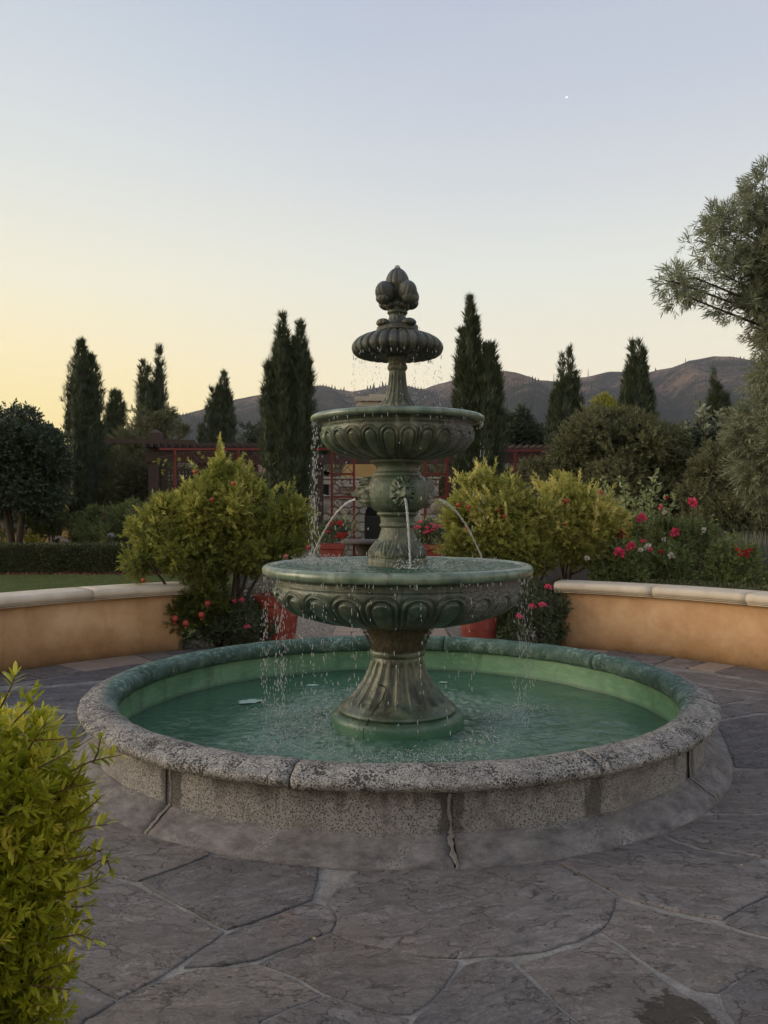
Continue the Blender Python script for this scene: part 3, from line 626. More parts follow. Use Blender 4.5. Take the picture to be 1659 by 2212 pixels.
def stone(P, name='flagstone', mat=None, zt=0.0065, zb=-0.02, jit=0.011, parent=None, sub=0.04, shrink=-0.007):
    "irregular slab: ragged outline, chamfered top edge, gently uneven top"
    P = [np.array(p[:2], float) for p in P]; c = sum(P) / len(P); Q = []
    for i, a in enumerate(P):
        bb = P[(i + 1) % len(P)]; n = max(1, int(np.linalg.norm(bb - a) / sub))
        for k in range(n):
            q = a + (bb - a) * k / n
            nv = mnoise.noise_vector(Vector((q[0] * 9, q[1] * 9, 1.3))) + 0.6 * mnoise.noise_vector(Vector((q[0] * 31, q[1] * 31, 4.3))); q = q + np.array(nv[:2]) * jit
            Q.append(q)
    n = len(Q); V = []; tilt = (random.uniform(-.002, .002), random.uniform(-.002, .002)); lift = random.uniform(-.002, .003)
    area = sum(Q[i][0] * Q[(i + 1) % n][1] - Q[(i + 1) % n][0] * Q[i][1] for i in range(n))
    if area < 0: Q = Q[::-1]
    for ins, z in ((0.0, zb), (0.0, zt - .004), (0.003, zt - 0.001), (0.008, zt)):
        for i, q in enumerate(Q):
            t = Q[(i + 1) % n] - Q[i - 1]; nn = np.array((-t[1], t[0])); nn /= np.linalg.norm(nn) + 1e-9
            p = q + nn * (ins + shrink); V.append((p[0], p[1], z + (lift if z > 0 else 0)))
    F = [(l * n + i, l * n + (i + 1) % n, (l + 1) * n + (i + 1) % n, (l + 1) * n + i) for l in range(3) for i in range(n)]
    F.append(tuple(3 * n + i for i in range(n)))
    return MB().add(V, F).make(name, mat or M['flag'], parent)
wet_host = None
for s in ST: stone([gd(*p) for p in s], parent=plaza)
# rough narrow stones laid along the foot of the garden walls
random.seed(11)
for side in (-1, 1):
    a = 24.0
    while a < 84:
        da = random.uniform(3.5, 8); r_in = 3.86 + random.uniform(-.04, .05) - (0.0 if side > 0 else 0.05)
        t0, t1 = math.radians(side * a), math.radians(side * (a + da - 0.35))
        k = 5; tt = [t0 + (t1 - t0) * i / (k - 1) for i in range(k)]
        rs = stone([wp(4.285, t) for t in tt] + [wp(r_in, t) for t in tt[::-1]], parent=plaza, mat=M['paver'] if random.random() < .45 else M['flag'], zt=0.014)
        a += da
# paving beyond the edges of what is traced above
tr = [[tuple(gd(*p)[:2]) for p in s] for s in ST]
def blocked(x, y):
    if math.hypot(x, y) < 2.0: return True
    if math.hypot(x, y - Cy) > 3.8 and y > -1: return True
    d = y + DIST
    if d > 0.3:
        px, py = 829.5 + (x - CX) * FPX / d, HOR + CAMH * FPX / d
        if -20 < px < 1680 and py < 2400 and y < 0: return True
    return any(inside((x, y), q) for q in tr)
nx_ = 0.72
for i in range(-8, 9):
    for j in range(-12, 7):
        x = i * nx_ + (j % 2) * 0.36; y = j * 0.62
        hs = []
        for k in range(7):
            a = k / 7 * 2 * PI + mnoise.noise(Vector((i * 3.1, j * 2.7, 0.5)))
            hs.append((x + (0.385 + 0.05 * mnoise.noise(Vector((i, j, k)))) * math.cos(a), y + (0.345 + 0.05 * mnoise.noise(Vector((k, i, j)))) * math.sin(a)))
        if abs(x) > 5.2 or blocked(x, y) or any(blocked(*h) for h in hs): continue
        stone(hs, parent=plaza)
# tan path pavers between the two pots
path = bpy.data.objects.new('paved_path', None); COL.objects.link(path); setp(path, kind='structure')
for j in range(26):
    y = 3.35 + j * 0.31; off = 0.24 * (j % 2)
    for i in range(4):
        x0 = max(-0.70, -0.70 + i * 0.46 - off); x1 = min(0.68, -0.70 + (i + 1) * 0.46 - off)
        if x1 - x0 < 0.08: continue
        stone([(x0 + .008, y), (x1 - .008, y), (x1 - .008, y + .29), (x0 + .008, y + .29)], 'paver', M['paver'], 0.012, jit=0.004, parent=path, sub=0.2, shrink=0.002)
# small dry leaves and grit on the slabs
n = 70; P = np.stack((rng.uniform(-2.6, 2.8, n), rng.uniform(-4.3, 2.5, n), np.full(n, .013)), -1); P = P[np.hypot(P[:, 0], P[:, 1]) > 2.12]
V, F, T = scatter(leaf_t(.45, .1), P, rng.normal(size=(len(P), 3)) * (1, 1, .12), rng.uniform(.008, .022, len(P)))
o = npm('fallen_leaves', V, F, mat_leaf('dry_leaves', (.10, .06, .03), (.42, .34, .20), .1), smooth=False, tint=T); setp(o, 'few tiny dry leaves scattered on the paving', 'leaves', kind='stuff')

# ---- hills
def ridge_h(az):
    xs = np.array([-4500, -2500, -900, -200, 100, 290, 360, 400, 440, 510, 560, 620, 680, 720, 760, 800, 835, 870, 900, 940, 985, 1085, 1140, 1200, 1260, 1320, 1400, 1450, 1490, 1540, 1600, 1659, 1800, 2100, 2700, 3600, 5500])
    ys = np.array([1075, 1070, 1050, 1010, 975, 932, 908, 895, 885, 862, 853, 852, 846, 838, 846, 840, 836, 846, 848, 832, 820, 815, 821, 826, 815, 803, 806, 796, 779, 775, 784, 800, 820, 850, 880, 960, 1050])
    px = 829.5 + FPX * np.tan(np.clip(az, -1.25, 1.25)); return (HOR - np.interp(px, xs, ys)) / FPX
nr_, na = 90, 700
az = np.linspace(-1.25, 1.25, na); rr = np.linspace(0, 1, nr_)
AZ, RR = np.meshgrid(az, rr)
Dd = 420 + RR * 1300
PXx, PYy = CX + Dd * np.tan(AZ), Dd - DIST
zr = ridge_h(AZ) * 1500
spur = 0.5 + 0.35 * np.sin(AZ * 34 + 2.5 * np.sin(AZ * 9) + RR * 5) + .2 * np.sin(AZ * 83 + 3 * np.sin(RR * 9) + 2 * np.sin(AZ * 21))
prof_ = np.where(RR < 0.83, smooth01(RR, -0.1, 0.83) ** 1.25, 1 - 0.5 * ((RR - 0.83) / 0.17) ** 2)
H = zr * prof_ * (1 - 0.34 * spur * np.sin(np.clip(RR / 0.83, 0, 1) * PI))
H += sines(PXx, PYy, 24, 0.02, 0.2, 5) * 2.2 * np.sin(np.clip(RR, 0.02, 1) * PI) ** .5 + 0.7 * sines(PXx, PYy, 20, 0.15, 0.5, 6)
H = np.where(RR < 0.02, -2, H + 1.5)
I = np.arange(nr_ * na).reshape(nr_, na)
F = np.stack((I[:-1, :-1], I[:-1, 1:], I[1:, 1:], I[1:, :-1]), -1).reshape(-1, 4)
hm, nt, b, _ = new_mat('chaparral_hillside'); o_ = nt.obj(); _, _, hz = nt.sep(o_)
n1 = nt.noise(o_, 0.006, 9, 0.7, 1.2); n2 = nt.noise(o_, 0.035, 10, 0.8)
c = nt.ramp(nt.m('ADD', nt.m('MULTIPLY', n1, 0.75), nt.m('MULTIPLY', n2, 0.35)), [(0.45, (0.026, 0.032, 0.026)), (0.53, (0.125, 0.092, 0.074)), (0.62, (0.36, 0.235, 0.16))])
low = nt.node('ShaderNodeMapRange'); nt.put(low.inputs[0], nt.m('ADD', hz, nt.m('MULTIPLY', n2, 90))); low.inputs[1].default_value = 240; low.inputs[2].default_value = 180
c = nt.mix(low.outputs[0], c, nt.mix(n2, (0.018, 0.024, 0.018), (0.055, 0.060, 0.045)))
c = nt.mix(nt.ramp(nt.vor(o_, 0.085, 'F1'), [(0.20, 0.85), (0.38, 0)]), c, (0.022, 0.026, 0.022))
pr(nt, b, c, 0.95, nt.bump(nt.m('ADD', n2, n1), 1.0, 30), 0.05)
hills = npm('hills', np.stack((PXx, PYy, H), -1), F, hm); setp(hills, kind='structure')
def hill_z(px, rfrac):
    ai = np.interp(math.atan((px - 829.5) / FPX), az, np.arange(na)); ri = rfrac * (nr_ - 1); ai = int(ai); ri = int(ri)
    return PXx[ri, ai], PYy[ri, ai], H[ri, ai]
# conifer wood on the lower slopes and a few on the ridge
cone_t = (np.array([(0.30, 0, .0), (-.15, .26, .0), (-.15, -.26, .0), (0.13, .1, .55), (-.13, .0, .5), (0, -.12, .6), (0, 0, 1.0)]), np.array([(0, 1, 4, 3), (1, 2, 5, 4), (2, 0, 3, 5), (3, 4, 6, 6), (4, 5, 6, 6), (5, 3, 6, 6)]))
TP = []
for k in range(9000):
    px = rng.uniform(300, 1700); rf = rng.uniform(0.10, 0.5)
    if mnoise.noise(Vector((px * 0.012, rf * 5, 1))) < -0.05: continue
    TP.append(hill_z(px, rf))
for px, rf in [(716, .83), (722, .82), (730, .83), (738, .82), (745, .83), (798, .83), (806, .82), (813, .83), (820, .83), (829, .82), (836, .83), (868, .83), (875, .83), (1205, .83), (1420, .83), (1352, .83)] + [(rng.uniform(1000, 1680), .83) for _ in range(60)]:
    TP.append(hill_z(px, rf) + np.array((0, 0, -1.0)))
TP0 = [hill_z(rng.uniform(250, 1750), rng.uniform(.3, .74)) for _ in range(9000)]; TP0 = [p for p in TP0 if mnoise.noise(Vector((p[0] * .006, p[1] * .006, 3))) > -.05]
TP = np.array(TP0 + TP); sz = rng.uniform(3.5, 7.5, len(TP)); sz[-60:] *= 0.4; sz[-75:-60] *= 1.6; sz[:len(TP0)] *= .62
tm = mat_leaf('far_conifers', (0.010, 0.016, 0.012), (0.030, 0.036, 0.024), 0.0, 0.9)
V, F, T = scatter((cone_t[0], cone_t[1][:3]), TP, np.tile((0, 0, 1.0), (len(TP), 1)), sz)
V2, F2, T2 = scatter((cone_t[0], np.array([(3, 4, 6, 6)])), TP, np.tile((0, 0, 1.0), (len(TP), 1)), sz)
fo = MB()
tri = np.concatenate([np.concatenate((F[:, [0, 1, 2]], F[:, [0, 2, 3]]))] + [np.array([(3, 4, 6), (4, 5, 6), (5, 3, 6)])[None].repeat(len(TP), 0).reshape(-1, 3) + np.repeat(np.arange(len(TP)) * 7, 3)[:, None]])
o = npm('conifer_wood', V, tri, tm, smooth=False, tint=T); setp(o, 'dark distant conifer wood scattered over the hillside', 'wood', kind='stuff')
mast_m = mat_simple('mast_metal', (0.25, 0.18, 0.16), 0.6)
for px, h, lab in ((1200, 15, 'red and white radio mast on the ridge beside the twin-tipped cypress'), (1276, 14, 'thin radio mast standing alone on the ridge'), (1487, 10, 'short pale tower below the rounded hilltop')):
    x, y, z = hill_z(px, 0.83 if px < 1400 else 0.79)
    mb = MB(); mb.tube([(x - .7, y, z - 2), (x, y, z + h)], 0.35, 4); mb.tube([(x + .7, y, z - 2), (x, y, z + h)], 0.35, 4)
    for q in range(1, 5): mb.tube([(x - .7 * (1 - q / 5), y, z + h * q / 5), (x + .7 * (1 - q / 5), y, z + h * q / 5)], .2, 4)
    o = mb.make('radio_mast', mast_m, origin=(x, y, z)); setp(o, lab, 'radio mast')
moon_m, nt, b, _ = new_mat('moonlight'); pr(nt, b, (0.8, 0.8, 0.8), 1.0); b.inputs['Emission Color'].default_value = (1, 1, 0.97, 1); b.inputs['Emission Strength'].default_value = 0.9
p = at(1223.5, 211.5, 2600)
mb = MB(); mb.tube([p + np.array((-3.4, 0, -1.2)), p + np.array((-1.0, 0, -.2)), p + np.array((3.4, 0, 1.4))], [0.4, 1.4, 0.4], 6)
o = mb.make('moon', moon_m, smooth=True, origin=p); setp(o, 'tiny bright speck high in the pale evening sky', 'moon')

# ================================================================== FOUNTAIN
ft = thing('fountain', (0, 0, 0), 'tall green three-tiered stone fountain with lion heads in a round pool', 'fountain')
cop = [(1.885, .292), (1.93, .292), (1.955, .298), (1.975, .318), (1.976, .340), (1.955, .357), (1.925, .364), (1.915, .372), (1.88, .383), (1.84, .386), (1.795, .380), (1.763, .362), (1.748, .330), (1.755, .285), (1.775, .264), (1.80, .262), (1.84, .27)]
J = [-58, -14.6, 26.6, 73, 121, 166, 212, 258, 302]
for a, c_ in zip(J[:-1], J[1:]):
    arc_solid('coping_stone', cop, math.radians(a) + .0035, math.radians(c_) - .0035, 40, M['coping'], ft, rough=0.006, ch=2)
Jw = [-35.5, 6.1, 53, 98, 143, 188, 233, 279, 324.5]
for a, c_ in zip(Jw[:-1], Jw[1:]):
    ta, tb = math.radians(a), math.radians(c_)
    arc_solid('wall_stone', [(1.885, .10), (1.885, .20), (1.884, .285), (1.80, .285), (1.80, .10)], ta + .004, tb - .022, 30, M['poolwall'], ft, ch=0, rough=0.0015, smooth=False)
    arc_solid('base_stone', [(2.034, -.02), (2.033, .008), (2.015, .026), (1.975, .048), (1.93, .074), (1.905, .092), (1.892, .100), (1.84, .101), (1.84, -.02)], ta + .005, tb - .006, 34, M['poolwall'], ft, rough=0.002, ch=0)
    # recessed joint, smeared with pale grout down the base stones
    arc_solid('joint', [(1.878, .08), (1.876, .29), (1.80, .29), (1.80, .08)], tb - .024, tb + .006, 4, M['crack'] if random.random() < .3 else M['poolwall'], ft, ch=0, smooth=False)
    q = MB(); zs = np.linspace(0, 1, 44); pr_ = np.array([(2.036, .0), (2.018, .027), (1.978, .05), (1.932, .077), (1.905, .095), (1.888, .104), (1.887, .19), (1.887, .27)])
    for i, u_ in enumerate(zs):
        r_ = np.interp(u_ * 7, range(8), pr_[:, 0]) - .0012; z_ = np.interp(u_ * 7, range(8), pr_[:, 1]) + .001
        wv = (.0050 if u_ < .72 else .0028) * (1 + .8 * mnoise.noise(Vector((u_ * 17, a, 0)))) ; t_ = tb - .002 + .007 * mnoise.noise(Vector((u_ * 9, a, 3)))
        q.v += [(r_ * math.sin(t_ - wv), -r_ * math.cos(t_ - wv), z_), ((r_ + .004) * math.sin(t_), -(r_ + .004) * math.cos(t_), z_ + .0015), (r_ * math.sin(t_ + wv), -r_ * math.cos(t_ + wv), z_)]
        if i: q.f += [(3 * i - 3, 3 * i - 2, 3 * i + 1, 3 * i), (3 * i - 2, 3 * i - 1, 3 * i + 2, 3 * i + 1)]
    q.make('grout_seam', M['grout'], ft, smooth=True)
lathe('basin_lining', [(1.799, .275), (1.795, .2), (1.79, .0), (1.70, -.12), (0.0, -.12)][::1], 160, M['basin'], ft, ch=0)

# pedestal foot (dimensions read off the silhouette)
def flute(n, depth, t0, t1, sharp=1.0, fade=0.12):
    def f(TH, R, Z, U):
        k = smooth01(U, t0, t0 + fade) * (1 - smooth01(U, t1 - fade, t1)); ph = (TH * n / (2 * PI)) % 1.0 - 0.5
        return -depth * k * np.clip(1 - (np.abs(ph) / 0.36) ** 2, 0, 1) ** 0.6
    return f
def rough_d(f, amp, seed):
    def g_(TH, R, Z, U):
        x, y = R * np.sin(TH), -R * np.cos(TH)
        return amp * sines(x + 3 * Z, y + 2.3 * Z, 14, 18, 90, seed)
    return (lambda *a: f(*a) + g_(*a)) if f else g_
lathe('plinth', [(0.30, -.11), (0.432, -.11), (0.436, .02), (0.436, .09), (0.434, .145), (0.424, .168), (0.40, .178), (0.376, .182)], 128, M['patina'], ft, rough_d(None, .0015, 1), 0.01, 1)
fl = flute(20, 0.016, 0.10, 0.95)
lathe('pedestal_foot', [(0.30, .178), (0.376, .180), (0.388, .190), (0.387, .204), (0.374, .214), (0.362, .222), (0.352, .232), (0.316, .264), (0.272, .313), (0.232, .37), (0.203, .42), (0.183, .47), (0.170, .515), (0.165, .538)], 480, M['patina'], ft, rough_d(lambda TH, R, Z, U: fl(TH, R, Z, np.clip((Z - 0.205) / 0.335, 0, 1)), .0012, 2), 0.006, 2)
lathe('neck_ring', [(0.150, .532), (0.170, .536), (0.181, .545), (0.184, .562), (0.180, .578), (0.165, .585)], 96, M['patina'], ft, rough_d(None, .0015, 3), 0.004, 2)
lathe('neck', [(0.160, .58), (0.167, .60), (0.170, .625), (0.180, .66), (0.200, .70), (0.225, .73), (0.25, .765)], 200, M['moss'], ft, rough_d(None, .006, 4), 0.006, 2)
V, F, T = many([leaf_t(0.14)], *(lambda th, z: (np.stack(((0.168 + (z - .6) * .45) * np.sin(th), -(0.168 + (z - .6) * .45) * np.cos(th), z), -1), np.stack((np.sin(th) * .5, -np.cos(th) * .5, -np.ones(len(th)) * .9), -1) + rng.normal(size=(len(th), 3)) * .35))(rng.random(1500) * 2 * PI, .59 + .16 * rng.random(1500)), rng.uniform(.012, .035, 1500))
o = npm('hanging_roots', V, F, M['moss'], ft, tint=T); setp(o, kind='stuff')
# crack in the foot
cr_pts = [(-37, .395), (-32, .383), (-24, .378), (-19, .372), (-18.5, .352), (-20, .33), (-21, .30), (-24, .275), (-26.5, .25), (-27, .225), (-28, .20), (-28, .17), (-29.5, .15), (-29, .11), (-29.5, .08)]
prr = np.array([(.08, .436), (.145, .434), (.168, .424), (.182, .384), (.204, .387), (.222, .362), (.264, .316), (.313, .272), (.37, .232), (.42, .203)])
mb = MB(); mb.tube([((np.interp(z, prr[:, 0], prr[:, 1]) - .001) * math.sin(math.radians(t)), -(np.interp(z, prr[:, 0], prr[:, 1]) - .001) * math.cos(math.radians(t)), z) for t, z in cr_pts], [0.0025 + 0.0015 * random.random() for _ in cr_pts], 5)
mb.make('crack', M['crack'], ft)

def gadroon(n, z_top, z_bot, amp, inner=0.55):
    "arched lobes: raised rim, groove, raised inner tongue"
    def f(TH, R, Z, U):
        a = ((TH * n / (2 * PI)) % 1.0 - 0.5) * 2          # -1..1 across a lobe
        s = np.clip((z_top - Z) / (z_top - z_bot), -1, 1.2)  # 0 at the arch top
        t = s * 2.6
        d_out = np.where(t < 1, 1 - np.sqrt(a ** 2 + (1 - t) ** 2 * 1.0), 1 - np.abs(a))
        d_out = np.where(t < 0, -1, d_out)
        rim = np.exp(-((d_out - 0.16) / 0.12) ** 2) * 1.0
        tongue = smooth01(d_out, 0.36, 0.52) * (0.75 + 0.5 * (1 - np.abs(a)))
        groove = -0.8 * np.exp(-((d_out - 0.35) / 0.055) ** 2)
        edge = -0.9 * np.exp(-((d_out - 0.0) / 0.06) ** 2)
        return amp * (rim + tongue + groove + edge) * (1 - 0.5 * smooth01(s, 0.6, 1.0))
    return f
g1 = gadroon(24, 1.000, .775, 0.013)
lb = lathe('lower_bowl', [(0.235, .758), (0.30, .760), (0.40, .768), (0.48, .780), (0.57, .803), (0.66, .836), (0.73, .875), (0.78, .925), (0.800, .965), (0.803, .995), (0.796, 1.018), (0.785, 1.028), (0.790, 1.036), (0.783, 1.046), (0.785, 1.060), (0.80, 1.075), (0.815, 1.082)], 720, M['patina_low'], ft, rough_d(g1, .0012, 8), 0.0055, 2)
lathe('bowl_rim', [(0.70, 1.082), (0.84, 1.078), (0.862, 1.076), (0.876, 1.086), (0.882, 1.103), (0.880, 1.122), (0.868, 1.136), (0.850, 1.142), (0.832, 1.141), (0.822, 1.136), (0.815, 1.131), (0.806, 1.126), (0.80, 1.11), (0.785, 1.09), (0.70, 1.084)], 200, M['rim'], lb, rough_d(None, .0010, 9), 0.005, 2)
# urn drum with acanthus collar
def acanthus(n, z0, z1, amp):
    def f(TH, R, Z, U):
        a = ((TH * n / (2 * PI)) % 1.0 - 0.5) * 2; v = np.clip((Z - z0) / (z1 - z0), 0, 1)
        inb = ((Z > z0) & (Z < z1)).astype(float)
        veins = np.sin(16 * (np.abs(a) ** 0.8) - 9 * v * (1 - 0.3 * np.abs(a))) * 0.6
        spine = np.exp(-(a / 0.10) ** 2) * 0.9; eye = -1.4 * np.exp(-(a / 0.13) ** 2 - ((v - 0.22) / 0.13) ** 2); ring = 0.9 * np.exp(-((np.sqrt((a / 0.26) ** 2 + ((v - 0.22) / 0.24) ** 2) - 1) / 0.3) ** 2)
        edge = -1.1 * np.exp(-((1 - np.abs(a)) / 0.10) ** 2)
        return amp * (veins + spine * v + eye + ring + edge) * inb * np.sin(np.clip(v * 1.02, 0, 1) * PI) ** .35
    return f
lathe('urn_foot', [(0.150, 1.10), (0.196, 1.10), (0.199, 1.165), (0.196, 1.173), (0.186, 1.176), (0.187, 1.181), (0.193, 1.195), (0.194, 1.210), (0.187, 1.230), (0.172, 1.252), (0.155, 1.272), (0.143, 1.288), (0.128, 1.300), (0.119, 1.325), (0.109, 1.355), (0.105, 1.380)], 480, M['patina_plain'], ft, rough_d(acanthus(8, 1.18, 1.293, .0065), .0008, 10), 0.004, 1)
for k in range(8):      # curled leaf tips
    t = 2 * PI * (k + 0.5) / 8; mb = MB()
    mb.tube([(q * math.sin(t), -q * math.cos(t), z) for q, z in ((.137, 1.275), (.140, 1.288), (.146, 1.294), (.150, 1.288))], [.012, .010, .008, .003], 8); mb.make('leaf_tip', M['patina_plain'], ft, smooth=True)
lathe('urn_stem_ring', [(0.10, 1.376), (0.112, 1.380), (0.118, 1.388), (0.117, 1.398), (0.110, 1.404), (0.108, 1.412), (0.111, 1.430), (0.114, 1.448), (0.122, 1.454), (0.134, 1.460), (0.136, 1.470), (0.130, 1.480), (0.12, 1.484)], 96, M['patina_plain'], ft, rough_d(None, .0008, 11), 0.003, 1)
urn = lathe('urn_drum', [(0.10, 1.478), (0.136, 1.484), (0.160, 1.497), (0.184, 1.522), (0.203, 1.558), (0.212, 1.60), (0.211, 1.64), (0.200, 1.674), (0.182, 1.700), (0.166, 1.712), (0.158, 1.718), (0.158, 1.728), (0.152, 1.736), (0.141, 1.742), (0.138, 1.752), (0.139, 1.770), (0.146, 1.782), (0.156, 1.792), (0.168, 1.796), (0.178, 1.803), (0.180, 1.815), (0.176, 1.828), (0.16, 1.834)], 160, M['patina_plain'], ft, rough_d(None, .0010, 12), 0.004, 1)
def lion(theta, eroded=False):
    n = 110; u, v = np.meshgrid(np.linspace(-1, 1, n), np.linspace(-1, 1, n)); r = np.random.default_rng(3)
    # square grid wrapped on a disc
    rho = np.maximum(np.abs(u), np.abs(v)); nrm = np.sqrt(u ** 2 + v ** 2) + 1e-9; a, b_ = u / nrm * rho, v / nrm * rho
    G = lambda x, y, sx, sy: np.exp(-((a - x) / sx) ** 2 - ((b_ - y) / sy) ** 2); S = lambda x, y, sx, sy: G(x, y, sx, sy) + G(-x, y, sx, sy)
    th = np.arctan2(a, b_)
    w_ = 0.62 * np.sqrt(np.clip(1 - rho ** 4, 0, 1)) + 0.30 * G(0, .12, .42, .55)
    w_ += 0.42 * G(0, -.27, .24, .20) + 0.26 * G(0, -.05, .12, .30) + 0.10 * G(0, -.13, .17, .08)
    w_ += 0.16 * S(.24, .30, .16, .08) + 0.06 * G(0, .42, .3, .2) - 0.26 * S(.25, .13, .11, .075) + 0.07 * S(.25, .12, .05, .04)
    w_ += 0.12 * S(.36, -.12, .14, .16) + 0.10 * S(.15, -.33, .11, .10) - 0.30 * G(0, -.46, .26, .045) + 0.20 * G(0, -.63, .20, .10) - 0.10 * S(.09, -.16, .03, .03) - .08 * G(0, -.30, .02, .1)
    w_ += 0.20 * S(.56, .60, .15, .15) - 0.16 * S(.55, .58, .07, .08)
    mane = smooth01(rho, .52, .66) * (1 - smooth01(rho, .97, 1.0))
    w_ += mane * (0.10 * np.sin(th * 11 + 5 * rho + 1.3 * np.sin(th * 3)) + 0.07 * np.sin(th * 23 - 9 * rho)) + 0.05 * mane
    amp = 0.0
    if eroded: w_ = 0.75 * w_ + 0.10 * sines(a, b_, 20, 4, 26, 5) * (rho < .97); w_ = np.minimum(w_, 0.92)
    edge = rho >= 0.999
    w_ = np.where(edge, -0.35, w_)
    X = a * 0.086 * (1 + 0.05 * np.sin(th * 9) * mane); Z = b_ * 0.100; Wd = w_ * 0.083
    base = 0.185 - 0.9 * X ** 2
    out = base + Wd
    z = 1.612 + Z
    x = out * math.sin(theta) + X * math.cos(theta); y = -out * math.cos(theta) + X * math.sin(theta)
    I = np.arange(n * n).reshape(n, n); F = np.stack((I[:-1, :-1], I[:-1, 1:], I[1:, 1:], I[1:, :-1]), -1).reshape(-1, 4)
    o = npm('lion_head', np.stack((x, y, z), -1), F, M['eroded'] if eroded else M['patina_plain'], urn)
    if not eroded:
        q = MB(); c0 = np.array((math.sin(theta), -math.cos(theta), 0)); p0 = c0 * .262 + np.array((0, 0, 1.566)); q.tube([p0, p0 + c0 * .014 + np.array((0, 0, -.001))], .0085, 12, cap=False); q.make('spout', M['crack'], o)
    else: setp(o, 'worn porous lion head')
for t, e in ((9, 0), (-84, 0), (98, 1), (188, 0)): lion(math.radians(t), bool(e))
g2 = gadroon(26, 2.004, 1.835, 0.0105)
ub = lathe('upper_bowl', [(0.16, 1.826), (0.19, 1.824), (0.26, 1.832), (0.33, 1.845), (0.39, 1.866), (0.44, 1.896), (0.478, 1.935), (0.497, 1.975), (0.500, 2.006), (0.493, 2.028), (0.485, 2.040), (0.490, 2.052), (0.505, 2.062), (0.53, 2.068)], 780, M['patina'], ft, rough_d(g2, .0010, 15), 0.0045, 2)
lathe('bowl_rim', [(0.45, 2.066), (0.535, 2.066), (0.552, 2.064), (0.566, 2.072), (0.570, 2.086), (0.564, 2.100), (0.548, 2.108), (0.525, 2.110), (0.513, 2.106), (0.505, 2.098), (0.49, 2.08), (0.45, 2.068)], 160, M['rim'], ub, rough_d(None, .0010, 16), 0.004, 2)
f3 = flute(16, 0.0075, 0, 1)
lathe('upper_stem', [(0.150, 2.075), (0.148, 2.105), (0.140, 2.120), (0.132, 2.150), (0.122, 2.182), (0.101, 2.204), (0.080, 2.242), (0.066, 2.297), (0.058, 2.352), (0.055, 2.395), (0.054, 2.403), (0.060, 2.410), (0.066, 2.420), (0.067, 2.430), (0.062, 2.441), (0.057, 2.450), (0.058, 2.462), (0.064, 2.475), (0.070, 2.50)], 256, M['patina_plain'], ft, rough_d(lambda TH, R, Z, U: f3(TH, R, Z, np.clip((Z - 2.15) / .24, 0, 1)), .0006, 17), 0.004, 1)
def ribs(n, amp):
    def f(TH, R, Z, U):
        a = np.abs(((TH * n / (2 * PI)) % 1.0 - 0.5) * 2)
        k = smooth01(R, .13, .17)
        return amp * k * ((1 - a ** 3) - 0.9 * np.exp(-((a - 0.80) / 0.07) ** 2) - 0.6)
    return f
lathe('fluted_canopy', [(0.06, 2.497), (0.10, 2.500), (0.20, 2.497), (0.255, 2.503), (0.280, 2.515), (0.294, 2.536), (0.298, 2.556), (0.290, 2.580), (0.270, 2.602), (0.235, 2.624), (0.19, 2.640), (0.145, 2.650), (0.10, 2.656), (0.03, 2.66)], 560, M['patina_dark'], ft, rough_d(ribs(28, .013), .0008, 18), 0.005, 2)
lathe('finial_base', [(0.11, 2.645), (0.138, 2.655), (0.142, 2.668), (0.134, 2.676), (0.138, 2.684), (0.130, 2.692), (0.100, 2.698), (0.088, 2.704), (0.075, 2.716), (0.064, 2.735), (0.057, 2.755), (0.054, 2.768), (0.060, 2.776), (0.068, 2.784), (0.066, 2.796), (0.056, 2.802), (0.060, 2.818), (0.070, 2.832), (0.066, 2.850), (0.050, 2.862), (0.04, 2.88)], 128, M['patina_dark'], ft, rough_d(flute(14, .004, .42, .6), .0012, 19), 0.003, 1)
def lump(name, c, rx, ry, rz, axis_t, ribsn, amp, mat, parent, tilt=0.0):
    n, m_ = 64, 32; th, ph = np.meshgrid(np.linspace(0, 2 * PI, n), np.linspace(0.001, PI - .001, m_))
    r_ = 1 + amp * np.abs(np.sin(th * ribsn / 2)) * np.sin(ph) ** .5
    X, Y, Z = rx * r_ * np.sin(ph) * np.cos(th), ry * r_ * np.sin(ph) * np.sin(th), rz * np.cos(ph) * (1 + 0 * th)
    X, Z = X * math.cos(tilt) + Z * math.sin(tilt), Z * math.cos(tilt) - X * math.sin(tilt)
    ca, sa = math.cos(axis_t), math.sin(axis_t)
    wx, wy = c[0] + X * sa + Y * ca, c[1] - X * ca + Y * sa
    I = np.arange(n * m_).reshape(m_, n); F = np.stack((I[:-1, :-1], I[1:, :-1], I[1:, 1:], I[:-1, 1:]), -1).reshape(-1, 4)
    return npm(name, np.stack((wx, wy, c[2] + Z), -1), F, mat, parent)
for k in range(4):
    t = math.radians(38 + 90 * k); s, c_ = math.sin(t), -math.cos(t)
    lump('petal_scroll', (.100 * s, .100 * c_, 2.905), .064, .052, .074, t, 13, .13, M['patina_dark'], ft, tilt=0.35)
    lump('scroll_curl', (.122 * s, .122 * c_, 2.862), .040, .046, .036, t, 9, .12, M['patina_dark'], ft, tilt=-0.4)
    lump('scroll_tip', (.048 * s - .022 * c_, .048 * c_ + .022 * s, 2.925), .020, .012, .030, t, 6, .05, M['patina_dark'], ft, tilt=-0.7)
    lump('leaf_knob', (.062 * s, .062 * c_, 2.828), .030, .036, .024, t, 8, .10, M['patina_dark'], ft)
    lump('base_knob', (.122 * s, .122 * c_, 2.706), .036, .046, .027, t, 9, .10, M['patina_dark'], ft)
